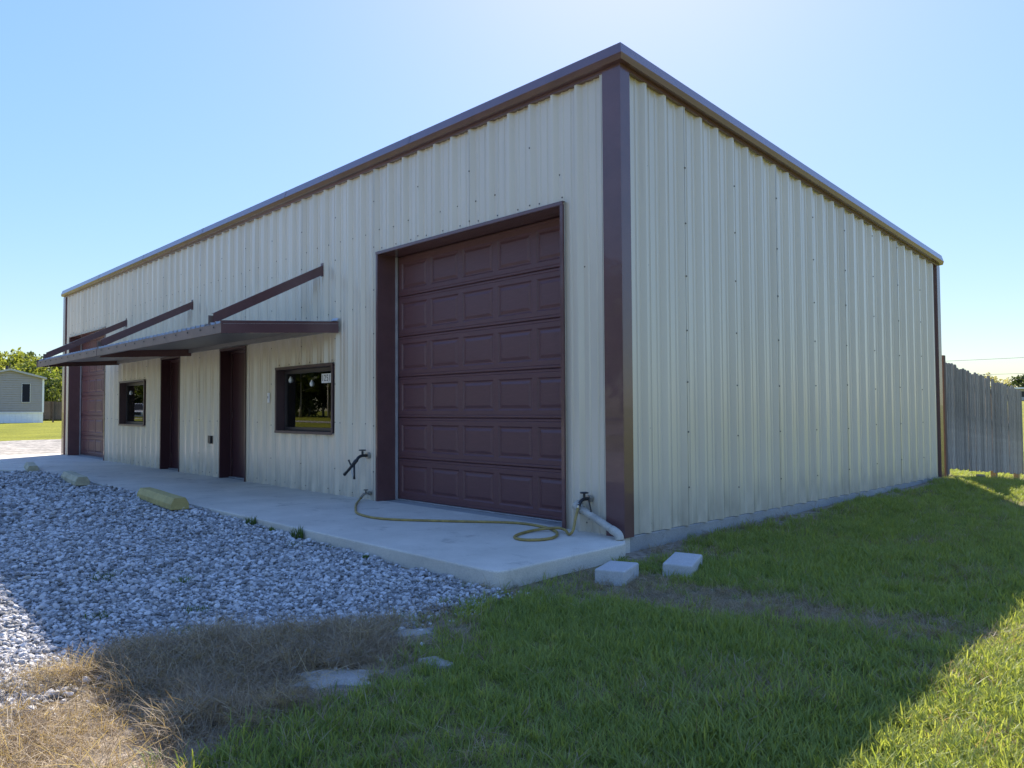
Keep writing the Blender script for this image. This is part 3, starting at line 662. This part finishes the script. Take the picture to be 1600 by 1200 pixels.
for yp, zt, m_ in ((9.1, 1.7, M_RAWWOOD), (9.35, 1.5, M_RAWWOOD), (12.4, 1.4, M_RAWWOOD), (14.1, 1.2, M_RAWWOOD)):
    zg_ = float(gz(-.3, yp)); MB().box(-.33, -.237, yp-.06, yp+.06, zg_-.1, zt).build('post', m_, F, bevel=.005)
MB().box(-.10, -.02, 8.60, 8.70, -.12, 1.98).build('gate_post', M_POST, F, bevel=.005)
MB().box(-.17, -.06, 8.80, 8.92, -.02, 1.87).build('end_post', M_WOOD, F, bevel=.006)
for (x, y, s, r, lb) in ((.02, 10.35, (.14, .36, .10), .3, 'short cut wood block lying in the grass below the fence'), (-.05, 13.2, (.12, .5, .10), 1.1, 'grey wood offcut lying below the far end of the fence')):
    o = MB().box(-s[0]/2, s[0]/2, -s[1]/2, s[1]/2, 0, s[2]).build('wood_block', M_RAWWOOD if r < 1 else M_WOOD, bevel=.006); o.location = (x, y, float(gz(x, y))+.0); o.rotation_euler = (0, 0, r); tag(o, lb, 'wood block')

# ------------------------------------------------------------------ trees
def tree(name, base, h, rx, leaf, n, ls, label, bark=M_BARK, trunk_r=.22, crown0=.3, group=None, seed=0, sparse=1.0, clumps=60, lean=0, limbs=9):
    r = np.random.default_rng(seed); bx, by = base; bz = float(gz(bx, by))-.05
    t = thing(name, (bx, by, bz), label, 'tree', group)
    mb = MB(); n_ = 8; pts = []; 
    for k in range(n_): s = k/(n_-1); pts.append((bx+lean*s*s*h*.2+.06*h*.2*math.sin(s*4+seed), by+.05*h*.2*math.sin(s*5+seed*2), bz+s*h*.86))
    mb.tube(pts, [trunk_r*(1-.85*k/(n_-1))*(1.35 if k == 0 else 1) for k in range(n_)], 8)
    for k in range(limbs):
        s = r.uniform(crown0*.8, .8); i = int(s*(n_-1)); p = np.array(pts[i]); a = r.uniform(0, 6.28); L_ = rx*r.uniform(.5, .95)*(1.1-s*.5)
        e = p+np.array([math.cos(a)*L_, math.sin(a)*L_, L_*r.uniform(.35, .9)]); mid = (p+e)/2+np.array([0, 0, -.08*L_])
        mb.tube([p, mid, e], [trunk_r*.42*(1-s*.5), trunk_r*.25, trunk_r*.06], 5)
    mb.build('trunk', bark, t, smooth=True)
    cz0, cz1 = h*crown0, h; cc = []
    while len(cc) < clumps:
        u = r.normal(size=3); u /= np.linalg.norm(u); rad = r.uniform(.45, 1)**.5; p = u*rad
        if r.uniform() < .15: p *= 1.12
        cc.append(p)
    cc = np.array(cc); csz = r.uniform(.16, .34, clumps); ct = r.uniform(0, 1, clumps)
    ci = r.integers(0, clumps, n); off = r.normal(size=(n, 3))*.5; off /= np.maximum(1, np.linalg.norm(off, axis=1))[:, None]
    P = cc[ci]+off*csz[ci][:, None]*1.25
    w_ = np.where(P[:, 2] > 0, 1-.25*P[:, 2], 1+.15*P[:, 2])
    C = np.c_[bx+lean*h*.12+P[:, 0]*rx*w_, by+P[:, 1]*rx*w_, bz+(cz0+cz1)/2+P[:, 2]*(cz1-cz0)/2]
    d1 = r.normal(size=(n, 3)); d1 /= np.linalg.norm(d1, axis=1)[:, None]; d2 = np.cross(d1, r.normal(size=(n, 3))); d2 /= np.linalg.norm(d2, axis=1)[:, None]
    s1 = (ls*r.uniform(.6, 1.3, n))[:, None]; V = np.stack([C-d1*s1, C+d2*s1*.5, C+d1*s1, C-d2*s1*.5], 1).reshape(-1, 3)-np.array([bx, by, bz])
    me = bpy.data.meshes.new('crown'); me.from_pydata(V.tolist(), [], np.arange(4*n).reshape(n, 4).tolist()); me.materials.append(MATS[leaf])
    tint = np.clip(ct[ci]*.7+r.uniform(0, .4, n)-.05, 0, 1).repeat(4).astype(np.float32)
    a = me.attributes.new('tint', 'FLOAT', 'POINT'); a.data.foreach_set('value', tint)
    o = bpy.data.objects.new('crown', me); COL.objects.link(o); o.parent = t; ORG[o.name] = (bx, by, bz)
    return t
def at(px, d):
    p = dep(px, 640, d); return (float(p[0]), float(p[1]))
G_ = 'trees behind the mobile home'
tree('broadleaf_tree', at(14, 92), 8.2, 4.4, 'leaf_bright', 9000, .26, 'bright yellow green tree rising over the mobile home roof', seed=1, group=G_, crown0=.2, clumps=80)
tree('broadleaf_tree', at(52, 96), 7.9, 3.2, 'leaf_mid', 6500, .24, 'loose feathery tree between mobile home roof and awning tip', seed=2, group=G_, crown0=.2, clumps=60)
tree('broadleaf_tree', at(90, 90), 7.2, 4.4, 'leaf_bright', 9000, .26, 'pale green leafy tree behind the brown board fence', seed=3, group=G_, crown0=.1, clumps=80)
tree('broadleaf_tree', at(-40, 100), 8.4, 5, 'leaf_mid', 6000, .3, 'round green tree behind the near end of the mobile home', seed=4, group=G_, crown0=.2)
tree('dark_tree', at(66, 112), 7.8, 4.8, 'leaf_dark', 6000, .32, 'dark green tree showing through behind the bright ones', seed=5, group=G_, crown0=.1)
tree('dark_tree', at(30, 118), 8.6, 5.2, 'leaf_dark', 6000, .34, 'dark green tree in the row behind the mobile home roof', seed=6, group=G_, crown0=.1)
tree('dark_tree', at(108, 116), 8.0, 5.2, 'leaf_dark', 5000, .34, 'dark tree half hidden by the far end of the building', seed=7, group=G_, crown0=.1)
tree('low_shrub_tree', at(86, 80), 4.2, 2.6, 'leaf_mid', 5000, .18, 'low leafy shrub against the brown board fence', seed=8, group=G_, crown0=.05, trunk_r=.1)
tree('low_shrub_tree', at(72, 84), 5.0, 2.4, 'leaf_bright', 5000, .2, 'yellow green bush beside the corner of the mobile home', seed=9, group=G_, crown0=.05, trunk_r=.1)
G_ = 'far trees over the board fence'
for i, (px, d, h, rx, lf, lb) in enumerate(((1536, 165, 9.0, 3.6, 'leaf_pale', 'pale sparse tree showing over the middle of the grey fence'), (1556, 200, 7.5, 3.4, 'leaf_dark', 'small dark tree top showing over the grey fence'),
        (1576, 190, 9.0, 4.0, 'leaf_pale', 'pale feathery tree beyond the low end of the grey fence'), (1600, 180, 9.0, 4.2, 'leaf_dark', 'dark tree behind the far house roof'), (1640, 185, 10, 5, 'leaf_mid', 'green tree behind the far house'))):
    tree('far_tree', at(px, d), h-1.6, rx, lf, 700 if lf == 'leaf_pale' else 1300, .34, lb, seed=20+i, group=G_, crown0=.3, clumps=34)
# woods across the road (seen mirrored in the windows)
GW_ = 'trees across the road'
rr = np.random.default_rng(5)
for i in range(34):
    x = -190+i*5.2+rr.uniform(-1.5, 1.5); yb = -46-(6+rr.uniform(0, 4))*(i % 2)-rr.uniform(0, 2)
    tree('roadside_tree', (x, yb), rr.uniform(14, 19), rr.uniform(4.2, 6.0), 'leaf_dark' if i % 3 else 'leaf_mid', 2200, .55, 'tall slender tree with pale trunk across the road', bark=M_PBARK, trunk_r=.17, crown0=.02 if i % 2 else .28, seed=40+i, group=GW_, clumps=40, limbs=6)

# ------------------------------------------------------------------ mobile home and brown fence on the far side
hx0, hy0, hy1 = -70.0, 5.55, 10.42; hb = float(gz(-70, 8))
H = thing('mobile_home', (-77, 8, hb), 'tan mobile home with white skirting on the far lawn', 'mobile home')
ymid = (hy0+hy1)/2; ze, zr_, zs = hb+3.72, hb+4.35, hb+.86
w_ = MB(); w_.add([(hx0,hy0,zs),(hx0,hy1,zs),(hx0,hy1,ze),(hx0,ymid,zr_),(hx0,hy0,ze),(hx0-15,hy0,zs),(hx0-15,hy1,zs),(hx0-15,hy1,ze),(hx0-15,ymid,zr_),(hx0-15,hy0,ze)], [(0,1,2,3,4),(9,8,7,6,5),(1,6,7,2),(5,0,4,9),(0,5,6,1)])
w_.build('wall', M_VINYL, H)
lap = MB(); z = zs
while z < zr_-.1:
    e = 0 if z < ze else (z-ze)/(zr_-ze)*(hy1-ymid)
    lap.hexa([(hx0+.004,hy0+e,z),(hx0+.05,hy0+e,z),(hx0+.05,hy1-e,z),(hx0+.004,hy1-e,z)], [(hx0+.004,hy0+e,z+.17),(hx0+.012,hy0+e,z+.17),(hx0+.012,hy1-e,z+.17),(hx0+.004,hy1-e,z+.17)]); z += .19
tag(lap.build('siding', M_VINYL, H), None, kind='stuff')
sk = MB(); sk.box(hx0-15, hx0-.02, hy0+.02, hy1-.02, hb-.2, zs); sk.build('skirting', M_SKIRT, H)
sk = MB(); yy = hy0
while yy < hy1-.02: sk.box(hx0-.02, hx0+.0, yy+.01, min(yy+.39, hy1), hb-.02, zs-.03); yy += .41
sk.build('skirting_panels', M_SKIRT, H)
MB().box(hx0-.02, hx0+.06, hy0, hy1, zs-.03, zs+.03).build('skirting_rail', M_SKIRT, H)
rf = MB(); 
for s in (-1, 1):
    ye = hy1+.2 if s > 0 else hy0-.2; zl = ze-.07
    b4 = [(hx0-15.2,ymid,zr_),(hx0+.25,ymid,zr_),(hx0+.25,ye,zl),(hx0-15.2,ye,zl)]
    rf.hexa([b4[3], b4[2], b4[1], b4[0]] if s < 0 else b4, [(p[0],p[1],p[2]+.16) for p in ([b4[3], b4[2], b4[1], b4[0]] if s < 0 else b4)])
rfo = rf.build('roof', M_SHINGLE, H); MB().tube([(hx0-1.2,ymid,zr_),(hx0-1.2,ymid,zr_+.42)], .12, 8).build('vent_pipe', M_DARK, rfo)
wn = MB(); wy0, wy1, wz0, wz1 = 8.85, 9.42, hb+1.72, hb+3.25
fw = .025; wn.box(hx0+.05, hx0+.09, wy0-fw, wy0, wz0-fw, wz1+fw); wn.box(hx0+.05, hx0+.09, wy1, wy1+fw, wz0-fw, wz1+fw); wn.box(hx0+.05, hx0+.09, wy0, wy1, wz1, wz1+fw); wn.box(hx0+.05, hx0+.09, wy0, wy1, wz0-fw, wz0)
wo = wn.build('window', M_SKIRT, H); MB().box(hx0+.052, hx0+.065, wy0, wy1, wz0, wz1).build('pane', mat('dark_pane', (.012, .014, .024), .4, spec=.15), wo)
MB().box(hx0-.0, hx0+.05, hy1-.1, hy1+.04, zs, ze).build('corner_board', M_SKIRT, H)
BF = thing('board_fence', (-72, 13.5, 0.1), 'dark brown board fence standing beside the mobile home', 'fence')
pbm = mesh_of(MB().box(-.012, .012, 0, .135, 0, 1.55), 'board', M_BROWNF)
yy = 10.55; k = 0
while yy < 17.5:
    zg_ = float(gz(-71.5, yy)); inst(pbm, 'board', BF, (-71.5, yy, zg_+.27+random.uniform(-.02, .02)))
    if k % 6 == 0: MB().box(-71.45, -71.33, yy, yy+.12, zg_-.1, zg_+1.8).build('post', M_BROWNF, BF)
    yy += .142; k += 1
for zq in (.5, 1.55): MB().box(-71.56, -71.515, 10.5, 17.5, .15+zq, .24+zq).build('rail', M_BROWNF, BF)

# ------------------------------------------------------------------ right distance: low house, poles and wires
hp_ = at(1588, 120); hzg = float(gz(*hp_)); rdir = Vector((CR[0], CR[1], 0)).normalized()
R2 = thing('far_house', (hp_[0]+6, hp_[1]+6, hzg), 'low pale house with dark opening far across the field', 'house')
def obox(mb, s0, s1, d0, d1, z0, z1):
    f_ = Vector((CF[0], CF[1], 0)).normalized(); o = Vector((hp_[0], hp_[1], 0))
    c = [o+rdir*s+f_*d for s, d in ((s0, d0), (s1, d0), (s1, d1), (s0, d1))]
    return mb.hexa([(p.x, p.y, z0) for p in c], [(p.x, p.y, z1) for p in c])
obox(MB(), .3, 11, .3, 7, hzg-.3, hzg+2.1).build('wall', mat('pale_wall', (.5, .46, .4), .8), R2)
obox(MB(), -.2, 11.5, -.3, 7.5, hzg+2.1, hzg+2.32).build('roof', M_SKIRT, R2)
obox(MB(), .62, 3.2, .2, .29, hzg+.35, hzg+1.7).build('opening', M_DARK, R2)
obox(MB(), .9, 1.5, .1, .19, hzg+.3, hzg+.8).build('crate', mat('pale_wall', (.5, .46, .4)), R2)
def pole(px, d, h):
    x, y = at(px, d); z = float(gz(x, y)); t = thing('utility_pole', (x, y, z), 'tall wooden utility pole carrying the power lines', 'utility pole', 'utility poles')
    MB().tube([(x, y, z-.3), (x, y, z+h)], [.15, .10], 10).build('shaft', M_BARK, t); MB().box(x-1, x+1, y-.05, y+.05, z+h-.75, z+h-.63).build('crossarm', M_BARK, t); return x, y, z
pa = pole(1180, 100, 9.5); pb = pole(2050, 100, 11)
for i, (za, zb, sag, lb) in enumerate(((1.108+(637-572)/FPX*100, 1.108+(636-530)/FPX*100, .6, 'upper thin power line crossing the sky above the fence'), (1.108+(637-590)/FPX*100, 1.108+(636-570)/FPX*100, .3, 'lower thin power line crossing the sky near the far trees'))):
    pts = [(pa[0]+(pb[0]-pa[0])*t, pa[1]+(pb[1]-pa[1])*t, za+(zb-za)*t-sag*4*t*(1-t)) for t in np.linspace(0, 1, 25)]
    tag(MB().tube(pts, .022, 5).build('power_line', M_BLACKM), lb, 'power line')

# ------------------------------------------------------------------ pickup parked across the road (mirrored in the far window)
def pickup(loc, rz):
    t = thing('pickup_truck', (0, 0, 0), 'silver pickup truck parked by the road facing the building', 'truck')
    def sec(x, w_, z0, z1): return [(x, -w_, z0), (x, w_, z0), (x, w_, z1*.96+z0*.04), (x, w_*.93, z1), (x, -w_*.93, z1), (x, -w_, z1*.96+z0*.04)]
    MB().loft([sec(2.75, .86, .50, .98), sec(2.6, .95, .42, 1.08), sec(1.2, .98, .40, 1.17), sec(-2.6, .98, .42, 1.15), sec(-2.7, .95, .5, 1.1)]).build('body', M_TRUCKP, t, bevel=.04)
    cab = MB(); cab.loft([[(1.25,-.9,1.15),(1.25,.9,1.15),(.55,.72,1.82),(.55,-.72,1.82)], [(-1.0,-.9,1.15),(-1.0,.9,1.15),(-.75,.72,1.82),(-.75,-.72,1.82)]])
    cab.build('cab', M_TRUCKP, t, bevel=.03)
    MB().hexa([(1.20,-.78,1.20),(1.235,-.78,1.20),(1.235,.78,1.20),(1.20,.78,1.20)], [(.61,-.66,1.76),(.645,-.66,1.78),(.645,.66,1.78),(.61,.66,1.76)]).build('windscreen', M_DARK, t)
    MB().box(2.62, 2.79, -.55, .55, .68, .95).build('grille', M_BLACKM, t); MB().box(2.6, 2.9, -.95, .95, .42, .60).build('bumper', M_CHROME, t, bevel=.03)
    for s in (-1, 1):
        MB().box(2.55, 2.78, s*.60, s*.90, .72, .95).build('headlight', M_WHITE, t, bevel=.02)
        MB().box(.95, 1.1, s*.95, s*1.2, 1.2, 1.42).build('mirror', M_BLACKM, t, bevel=.02)
        MB().box(-.6, .75, s*.84, s*.86, 1.25, 1.68).build('side_window', M_DARK, t)
        for x in (1.75, -1.65):
            wh = MB().tube([(x, s*.72, .38), (x, s*1.0, .38)], .38, 20).build('wheel', M_DARK, t, bevel=.03); MB().tube([(x, s*.985, .38), (x, s*1.012, .38)], .22, 14).build('rim', M_CHROME, wh)
    t.location = loc; t.rotation_euler = (0, 0, rz)
pickup((-78, -20, float(gz(-78, -20))), math.radians(18))

# ------------------------------------------------------------------ scattered stones, grass, straw
def scatter(name, P, rot, scl, idx, variants, label, m):
    col = bpy.data.collections.new(name+'_pieces')
    for i, me in enumerate(variants):
        o = bpy.data.objects.new('%s_piece_%02d' % (name, i), me); col.objects.link(o)
    me = bpy.data.meshes.new(name); me.from_pydata(P.tolist(), [], []); me.materials.append(m)
    n = len(P)
    for k, v, ty in (('rot', rot, 'FLOAT_VECTOR'), ('scl', scl, 'FLOAT_VECTOR')):
        a = me.attributes.new(k, ty, 'POINT'); a.data.foreach_set('vector', v.astype(np.float32).ravel())
    a = me.attributes.new('idx', 'INT', 'POINT'); a.data.foreach_set('value', idx.astype(np.int32))
    ob = bpy.data.objects.new(name, me); COL.objects.link(ob); tag(ob, label, kind='stuff')
    g = bpy.data.node_groups.new(name+'_nodes', 'GeometryNodeTree')
    g.interface.new_socket('Geometry', in_out='INPUT', socket_type='NodeSocketGeometry'); g.interface.new_socket('Geometry', in_out='OUTPUT', socket_type='NodeSocketGeometry')
    N = g.nodes; i_ = N.new('NodeGroupInput'); o_ = N.new('NodeGroupOutput'); ci = N.new('GeometryNodeCollectionInfo'); ci.inputs['Collection'].default_value = col
    ci.inputs['Separate Children'].default_value = True; ci.inputs['Reset Children'].default_value = True
    ip = N.new('GeometryNodeInstanceOnPoints'); ip.inputs['Pick Instance'].default_value = True
    def na(nm, ty):
        z = N.new('GeometryNodeInputNamedAttribute'); z.data_type = ty; z.inputs['Name'].default_value = nm; return z.outputs['Attribute']
    g.links.new(i_.outputs[0], ip.inputs['Points']); g.links.new(ci.outputs[0], ip.inputs['Instance'])
    g.links.new(na('idx', 'INT'), ip.inputs['Instance Index']); g.links.new(na('rot', 'FLOAT_VECTOR'), ip.inputs['Rotation']); g.links.new(na('scl', 'FLOAT_VECTOR'), ip.inputs['Scale'])
    g.links.new(ip.outputs[0], o_.inputs[0])
    md = ob.modifiers.new('scatter', 'NODES'); md.node_group = g; return ob
def sample(r0, r1, dens, half=58, seed=0):
    r = np.random.default_rng(seed); ha = math.radians(half); n = int(ha*(r1*r1-r0*r0)*dens)
    rad = np.sqrt(r.uniform(r0*r0, r1*r1, n)); az = YAW+r.uniform(-ha, ha, n)
    return CAM[0]-np.sin(az)*rad, CAM[1]+np.cos(az)*rad
def in_building(x, y): return (x > -LX-.05) & (x < .035) & (y > -.2) & (y < DY+.05)
def on_walk(x, y): return ((x < .285) & (x > -19.3) & (y > -1.765) & (y < .06)) | (sdist([(-12.5,-1.7),(-14.0,-2.43),(-14.3,-9),(-19.3,-9),(-19.3,-1.7)], x, y) > 0)
BLK = [(.63, -.885, .19, .113, math.radians(112)), (.80, -.30, .23, .11, math.radians(113))]
def on_block(x, y):
    m_ = np.zeros(x.shape, bool)
    for cx, cy, a, b, r in BLK:
        u = (x-cx)*math.cos(r)+(y-cy)*math.sin(r); v = -(x-cx)*math.sin(r)+(y-cy)*math.cos(r); m_ |= (abs(u) < a) & (abs(v) < b)
    return m_
def pack(parts): return [np.concatenate([p[k] for p in parts]) for k in range(len(parts[0]))]
# stones
stones = []
for k in range(8):
    bm = bmesh.new(); bmesh.ops.create_icosphere(bm, subdivisions=1, radius=1); r = random.Random(k)
    for v in bm.verts: v.co *= r.uniform(.72, 1.12)
    sc = (1, r.uniform(.65, .95), r.uniform(.45, .75))
    for v in bm.verts: v.co = Vector((v.co.x*sc[0], v.co.y*sc[1], v.co.z*sc[2]))
    for _ in range(3):            # broken faces
        nrm = Vector((r.uniform(-1, 1), r.uniform(-1, 1), r.uniform(-1, 1))).normalized(); c = r.uniform(.45, .62)
        for v in bm.verts:
            d_ = v.co.dot(nrm)
            if d_ > c: v.co -= nrm*(d_-c)
    me = bpy.data.meshes.new('stone'); bm.to_mesh(me); bm.free(); me.materials.append(M_STONE); stones.append(me)
parts = []
for r0, r1, de, s0 in ((1.5, 5.5, 4600, .0108), (5.5, 9, 2700, .0132), (9, 18, 1000, .0185)):
    x, y = sample(r0, r1, de, 60, int(r0*10)); d = sdist(LOT, x, y)+.10*nzA(x, y)+.08*nzC(x, y)
    r = np.random.default_rng(int(r0*7)); p = 1/(1+np.exp(-(d+.05)/.06))
    keep = (r.uniform(size=len(x)) < p) & ~on_walk(x, y) & ~in_building(x, y) & (x < 1.6)
    x, y = x[keep], y[keep]; n = len(x); s = s0*np.clip(r.lognormal(0, .48, n), .35, 2.4)
    z = gz(x, y)+.008+s*r.uniform(.05, .75, n)
    parts.append((np.c_[x, y, z], r.uniform(-.6, .6, (n, 3))+np.c_[np.zeros((n, 2)), r.uniform(0, 6.28, n)], np.repeat(s[:, None], 3, 1), r.integers(0, 8, n)))
P, ro, sc, ix = pack(parts); print('stones', len(P))
scatter('gravel_stones', P, ro, sc, ix, stones, 'loose grey crushed stones covering the parking lot', M_STONE)
# blades
def tuft(nb, hgt, spread, wid, lean, seed, m, curl=.5):
    r = random.Random(seed); mb = MB()
    for b in range(nb):
        a = r.uniform(0, 6.28); q = spread*math.sqrt(r.random()); bx, by = q*math.cos(a), q*math.sin(a)
        h = hgt*r.uniform(.45, 1.15); da = r.uniform(0, 6.28); l = lean*h*r.uniform(.2, 1.3); wv = wid*r.uniform(.6, 1.2); wa = da+math.pi/2+r.uniform(-.6, .6)
        wx, wy = math.cos(wa)*wv/2, math.sin(wa)*wv/2; rows = []
        for t, k in ((0, 1), (.4, .95), (.75, .65)):
            o = l*t**1.7; z = h*(t-curl*.25*t*t*(l/h)); rows.append(((bx+math.cos(da)*o-wx*k, by+math.sin(da)*o-wy*k, z), (bx+math.cos(da)*o+wx*k, by+math.sin(da)*o+wy*k, z)))
        tip = (bx+math.cos(da)*l, by+math.sin(da)*l, h*(1-curl*.25*(l/h)))
        vs = [p for rw in rows for p in rw]+[tip]; mb.add(vs, [(0, 1, 3, 2), (2, 3, 5, 4), (4, 5, 6)])
    me = mesh_of(mb, 'tuft', m); return me
def blades(m, kinds): return [tuft(*k, m) for k in kinds]
green = [tuft(16, .078, .05, .0056, .9, s, M_GRASS) for s in range(6)]+[tuft(9, .105, .04, .006, .7, 50+s, M_GRASS) for s in range(2)]
straw = [tuft(13, .07, .05, .0032, 1.5, 100+s, M_STRAW) for s in range(5)]+[tuft(18, .062, .07, .0026, 2.6, 120+s, M_STRAW, .9) for s in range(5)]
parts = []; partd = []
for r0, r1, de, s0 in ((1.2, 5.5, 1150, .85), (5.5, 9, 700, .95), (9, 15, 360, .95), (15, 32, 120, 1.15)):
    x, y = sample(r0, r1, de, 60, 300+int(r0*10)); r = np.random.default_rng(500+int(r0*10))
    d = np.where(y > DY, 2.0, sdist(GREEN, x, y)) + .10*nzA(x, y)+.05*nzC(x, y)
    far = (x < -19.5)
    p = 1/(1+np.exp(-(d-.02)/.05)); dp_ = dead_patch(x, y)
    patch = np.clip(.90+.28*nzA(x*.9, y*.9)+.16*nzB(x, y)+.12*nzC(x, y), .30, 1)
    thin = np.maximum(np.exp(-np.clip(x-.12, 0, 9)/.16)*((y > -.4) & (y < 3)), np.exp(-np.clip(x-.29, 0, 9)/.13)*((y > -1.8) & (y < -.2)))
    ok = ~on_walk(x, y) & ~in_building(x, y) & ~on_block(x, y) & ~((x < -.3) & (y < DY)) & (x > -19.3)
    q = r.uniform(size=len(x)); nearf = np.exp(-((x+.25)/.45)**2)*((y > 8.3) & (y < 15))
    kg = ok & (q < p*patch*(1-.93*dp_)*(1-.75*thin)*(1-.6*nearf))
    nearf_ = nearf[kg]; n = int(kg.sum())
    xx, yy = x[kg], y[kg]; hs = s0*r.uniform(.6, 1.12, n)*(.96+.12*np.tanh(nzB(xx*1.7, yy*1.7)))*(1-.55*nearf_)
    parts.append((np.c_[xx, yy, gz(xx, yy)-.004], np.c_[r.normal(0, .10, (n, 2)), r.uniform(0, 6.28, n)], np.c_[hs*1.05, hs*1.05, hs], np.where(r.uniform(size=n) < .86-.3*np.clip(nzB(xx*2.2, yy*2.2), 0, 1), r.integers(0, 6, n), r.integers(6, 8, n))))
    dl = sdist(LOT, x, y)+.10*nzA(x, y)
    zone = (x > -1.4) & (x < 2.4) & (y < -1.7)
    pd = np.where(zone, 1/(1+np.exp((dl-.03)/.07))/(1+np.exp((d-.04)/.05))*.72, 0)
    dh = sdist(HAY, x, y)+.08*nzA(x, y)+.05*nzC(x, y); hay = 1/(1+np.exp(-dh/.05)); pd = np.maximum(pd, hay*.95)*(1-.97*p*(hay < .5))
    bare = np.exp(-(((x-1.0)/.17)**2+((y+3.42)/.14)**2))+np.exp(-(((x-.7)/.14)**2+((y+2.78)/.11)**2))+np.exp(-(((x-1.15)/.10)**2+((y+2.98)/.08)**2))+np.exp(-(((x-1.1)/.12)**2+((y+4.37)/.10)**2))
    pd = pd*np.clip(1-1.2*bare, 0, 1)
    pd = np.maximum(pd, 1.0*dp_*(d > 0)); pd = np.maximum(pd, p*np.clip(.10-.16*nzA(x*.9, y*.9)+.08*nzB(x*2, y*2), .03, .5)); pd = np.maximum(pd, .4*thin)
    kd = ok & (r.uniform(size=len(x)) < pd); n = int(kd.sum()); xx, yy = x[kd], y[kd]; ss = s0*r.uniform(.55, 1.15, n)
    partd.append((np.c_[xx, yy, gz(xx, yy)-.004], np.c_[r.normal(0, .35, (n, 2)), r.uniform(0, 6.28, n)], np.c_[ss*1.1, ss*1.1, ss*np.where(dp_[kd] > .2, .6, .95)], r.integers(0, 5, n)+5*(hay[kd] > .35)))
P, ro, sc, ix = pack(parts); print('green', len(P)); scatter('lawn_grass', P, ro, sc, ix, green, 'green lawn grass beside the building', M_GRASS)
hx, hy = rng.uniform(-.8, 1.5, 12000), rng.uniform(-5.2, -2.4, 12000)      # thick mat of dry grass
dh = sdist(HAY, hx, hy)-.06+.15*nzA(hx, hy)+.09*nzC(hx, hy); sun_side = np.exp(-((hx-.75)/.5)**2-((hy+4.75)/.3)**2)
bz_ = np.exp(-(((hx-1.0)/.2)**2+((hy+3.42)/.16)**2))
kk = (rng.uniform(size=len(hx)) < np.maximum(1/(1+np.exp(-dh/.05)), .5*sun_side)*(1-bz_)) & (sdist(GREEN, hx, hy) < 0); hx, hy = hx[kk], hy[kk]; n = len(hx); ss = rng.uniform(.6, 1.25, n)
partd.append((np.c_[hx, hy, gz(hx, hy)+rng.uniform(-.004, .022, n)*np.clip(1+nzC(hx, hy), 0, 2)], np.c_[rng.normal(0, .4, (n, 2)), rng.uniform(0, 6.28, n)], np.c_[ss, ss, ss], rng.integers(5, 10, n)))
P, ro, sc, ix = pack(partd); print('straw', len(P)); scatter('dead_grass', P, ro, sc, ix, straw, 'dry brown grass between the gravel and the lawn', M_STRAW)
# weeds in the stones
wd_ = [(-1.884,-3.597,.14),(-1.416,-3.214,.11),(-.608,-3.425,.10),(-.9,-3.92,.10),(-.25,-3.64,.10),(-2.436,-1.80,.15),(-3.418,-1.80,.13),(-2.9,-1.83,.08),(-2.15,-2.0,.10),(-1.2,-1.85,.06),(-.7,-4.6,.10),(-.2,-4.75,.12),(-1.2,-2.6,.05),(.21,-.32,.09)]
for i, (x, y, s) in enumerate(wd_):
    t = thing('weed', (x, y, float(gz(x, y))), 'small green weed tuft growing among the lot stones' if y < -1.82 else ('leafy weed growing along the edge of the walk' if y < -1 else 'grass tuft growing at the drain pipe outlet'), 'weed', 'weeds in the gravel' if y < -1.82 else ('weeds along the walk' if y < -1 else None))
    upright = -2 < y < -1.5
    tall = .45 if not upright else .7
    me = tuft(60, s*tall*1.15, s*(.75 if not upright else .4), .006 if not upright else .011, .9 if not upright else .45, 900+i, M_WEED)
    o = bpy.data.objects.new('leaves', me); COL.objects.link(o); o.parent = t
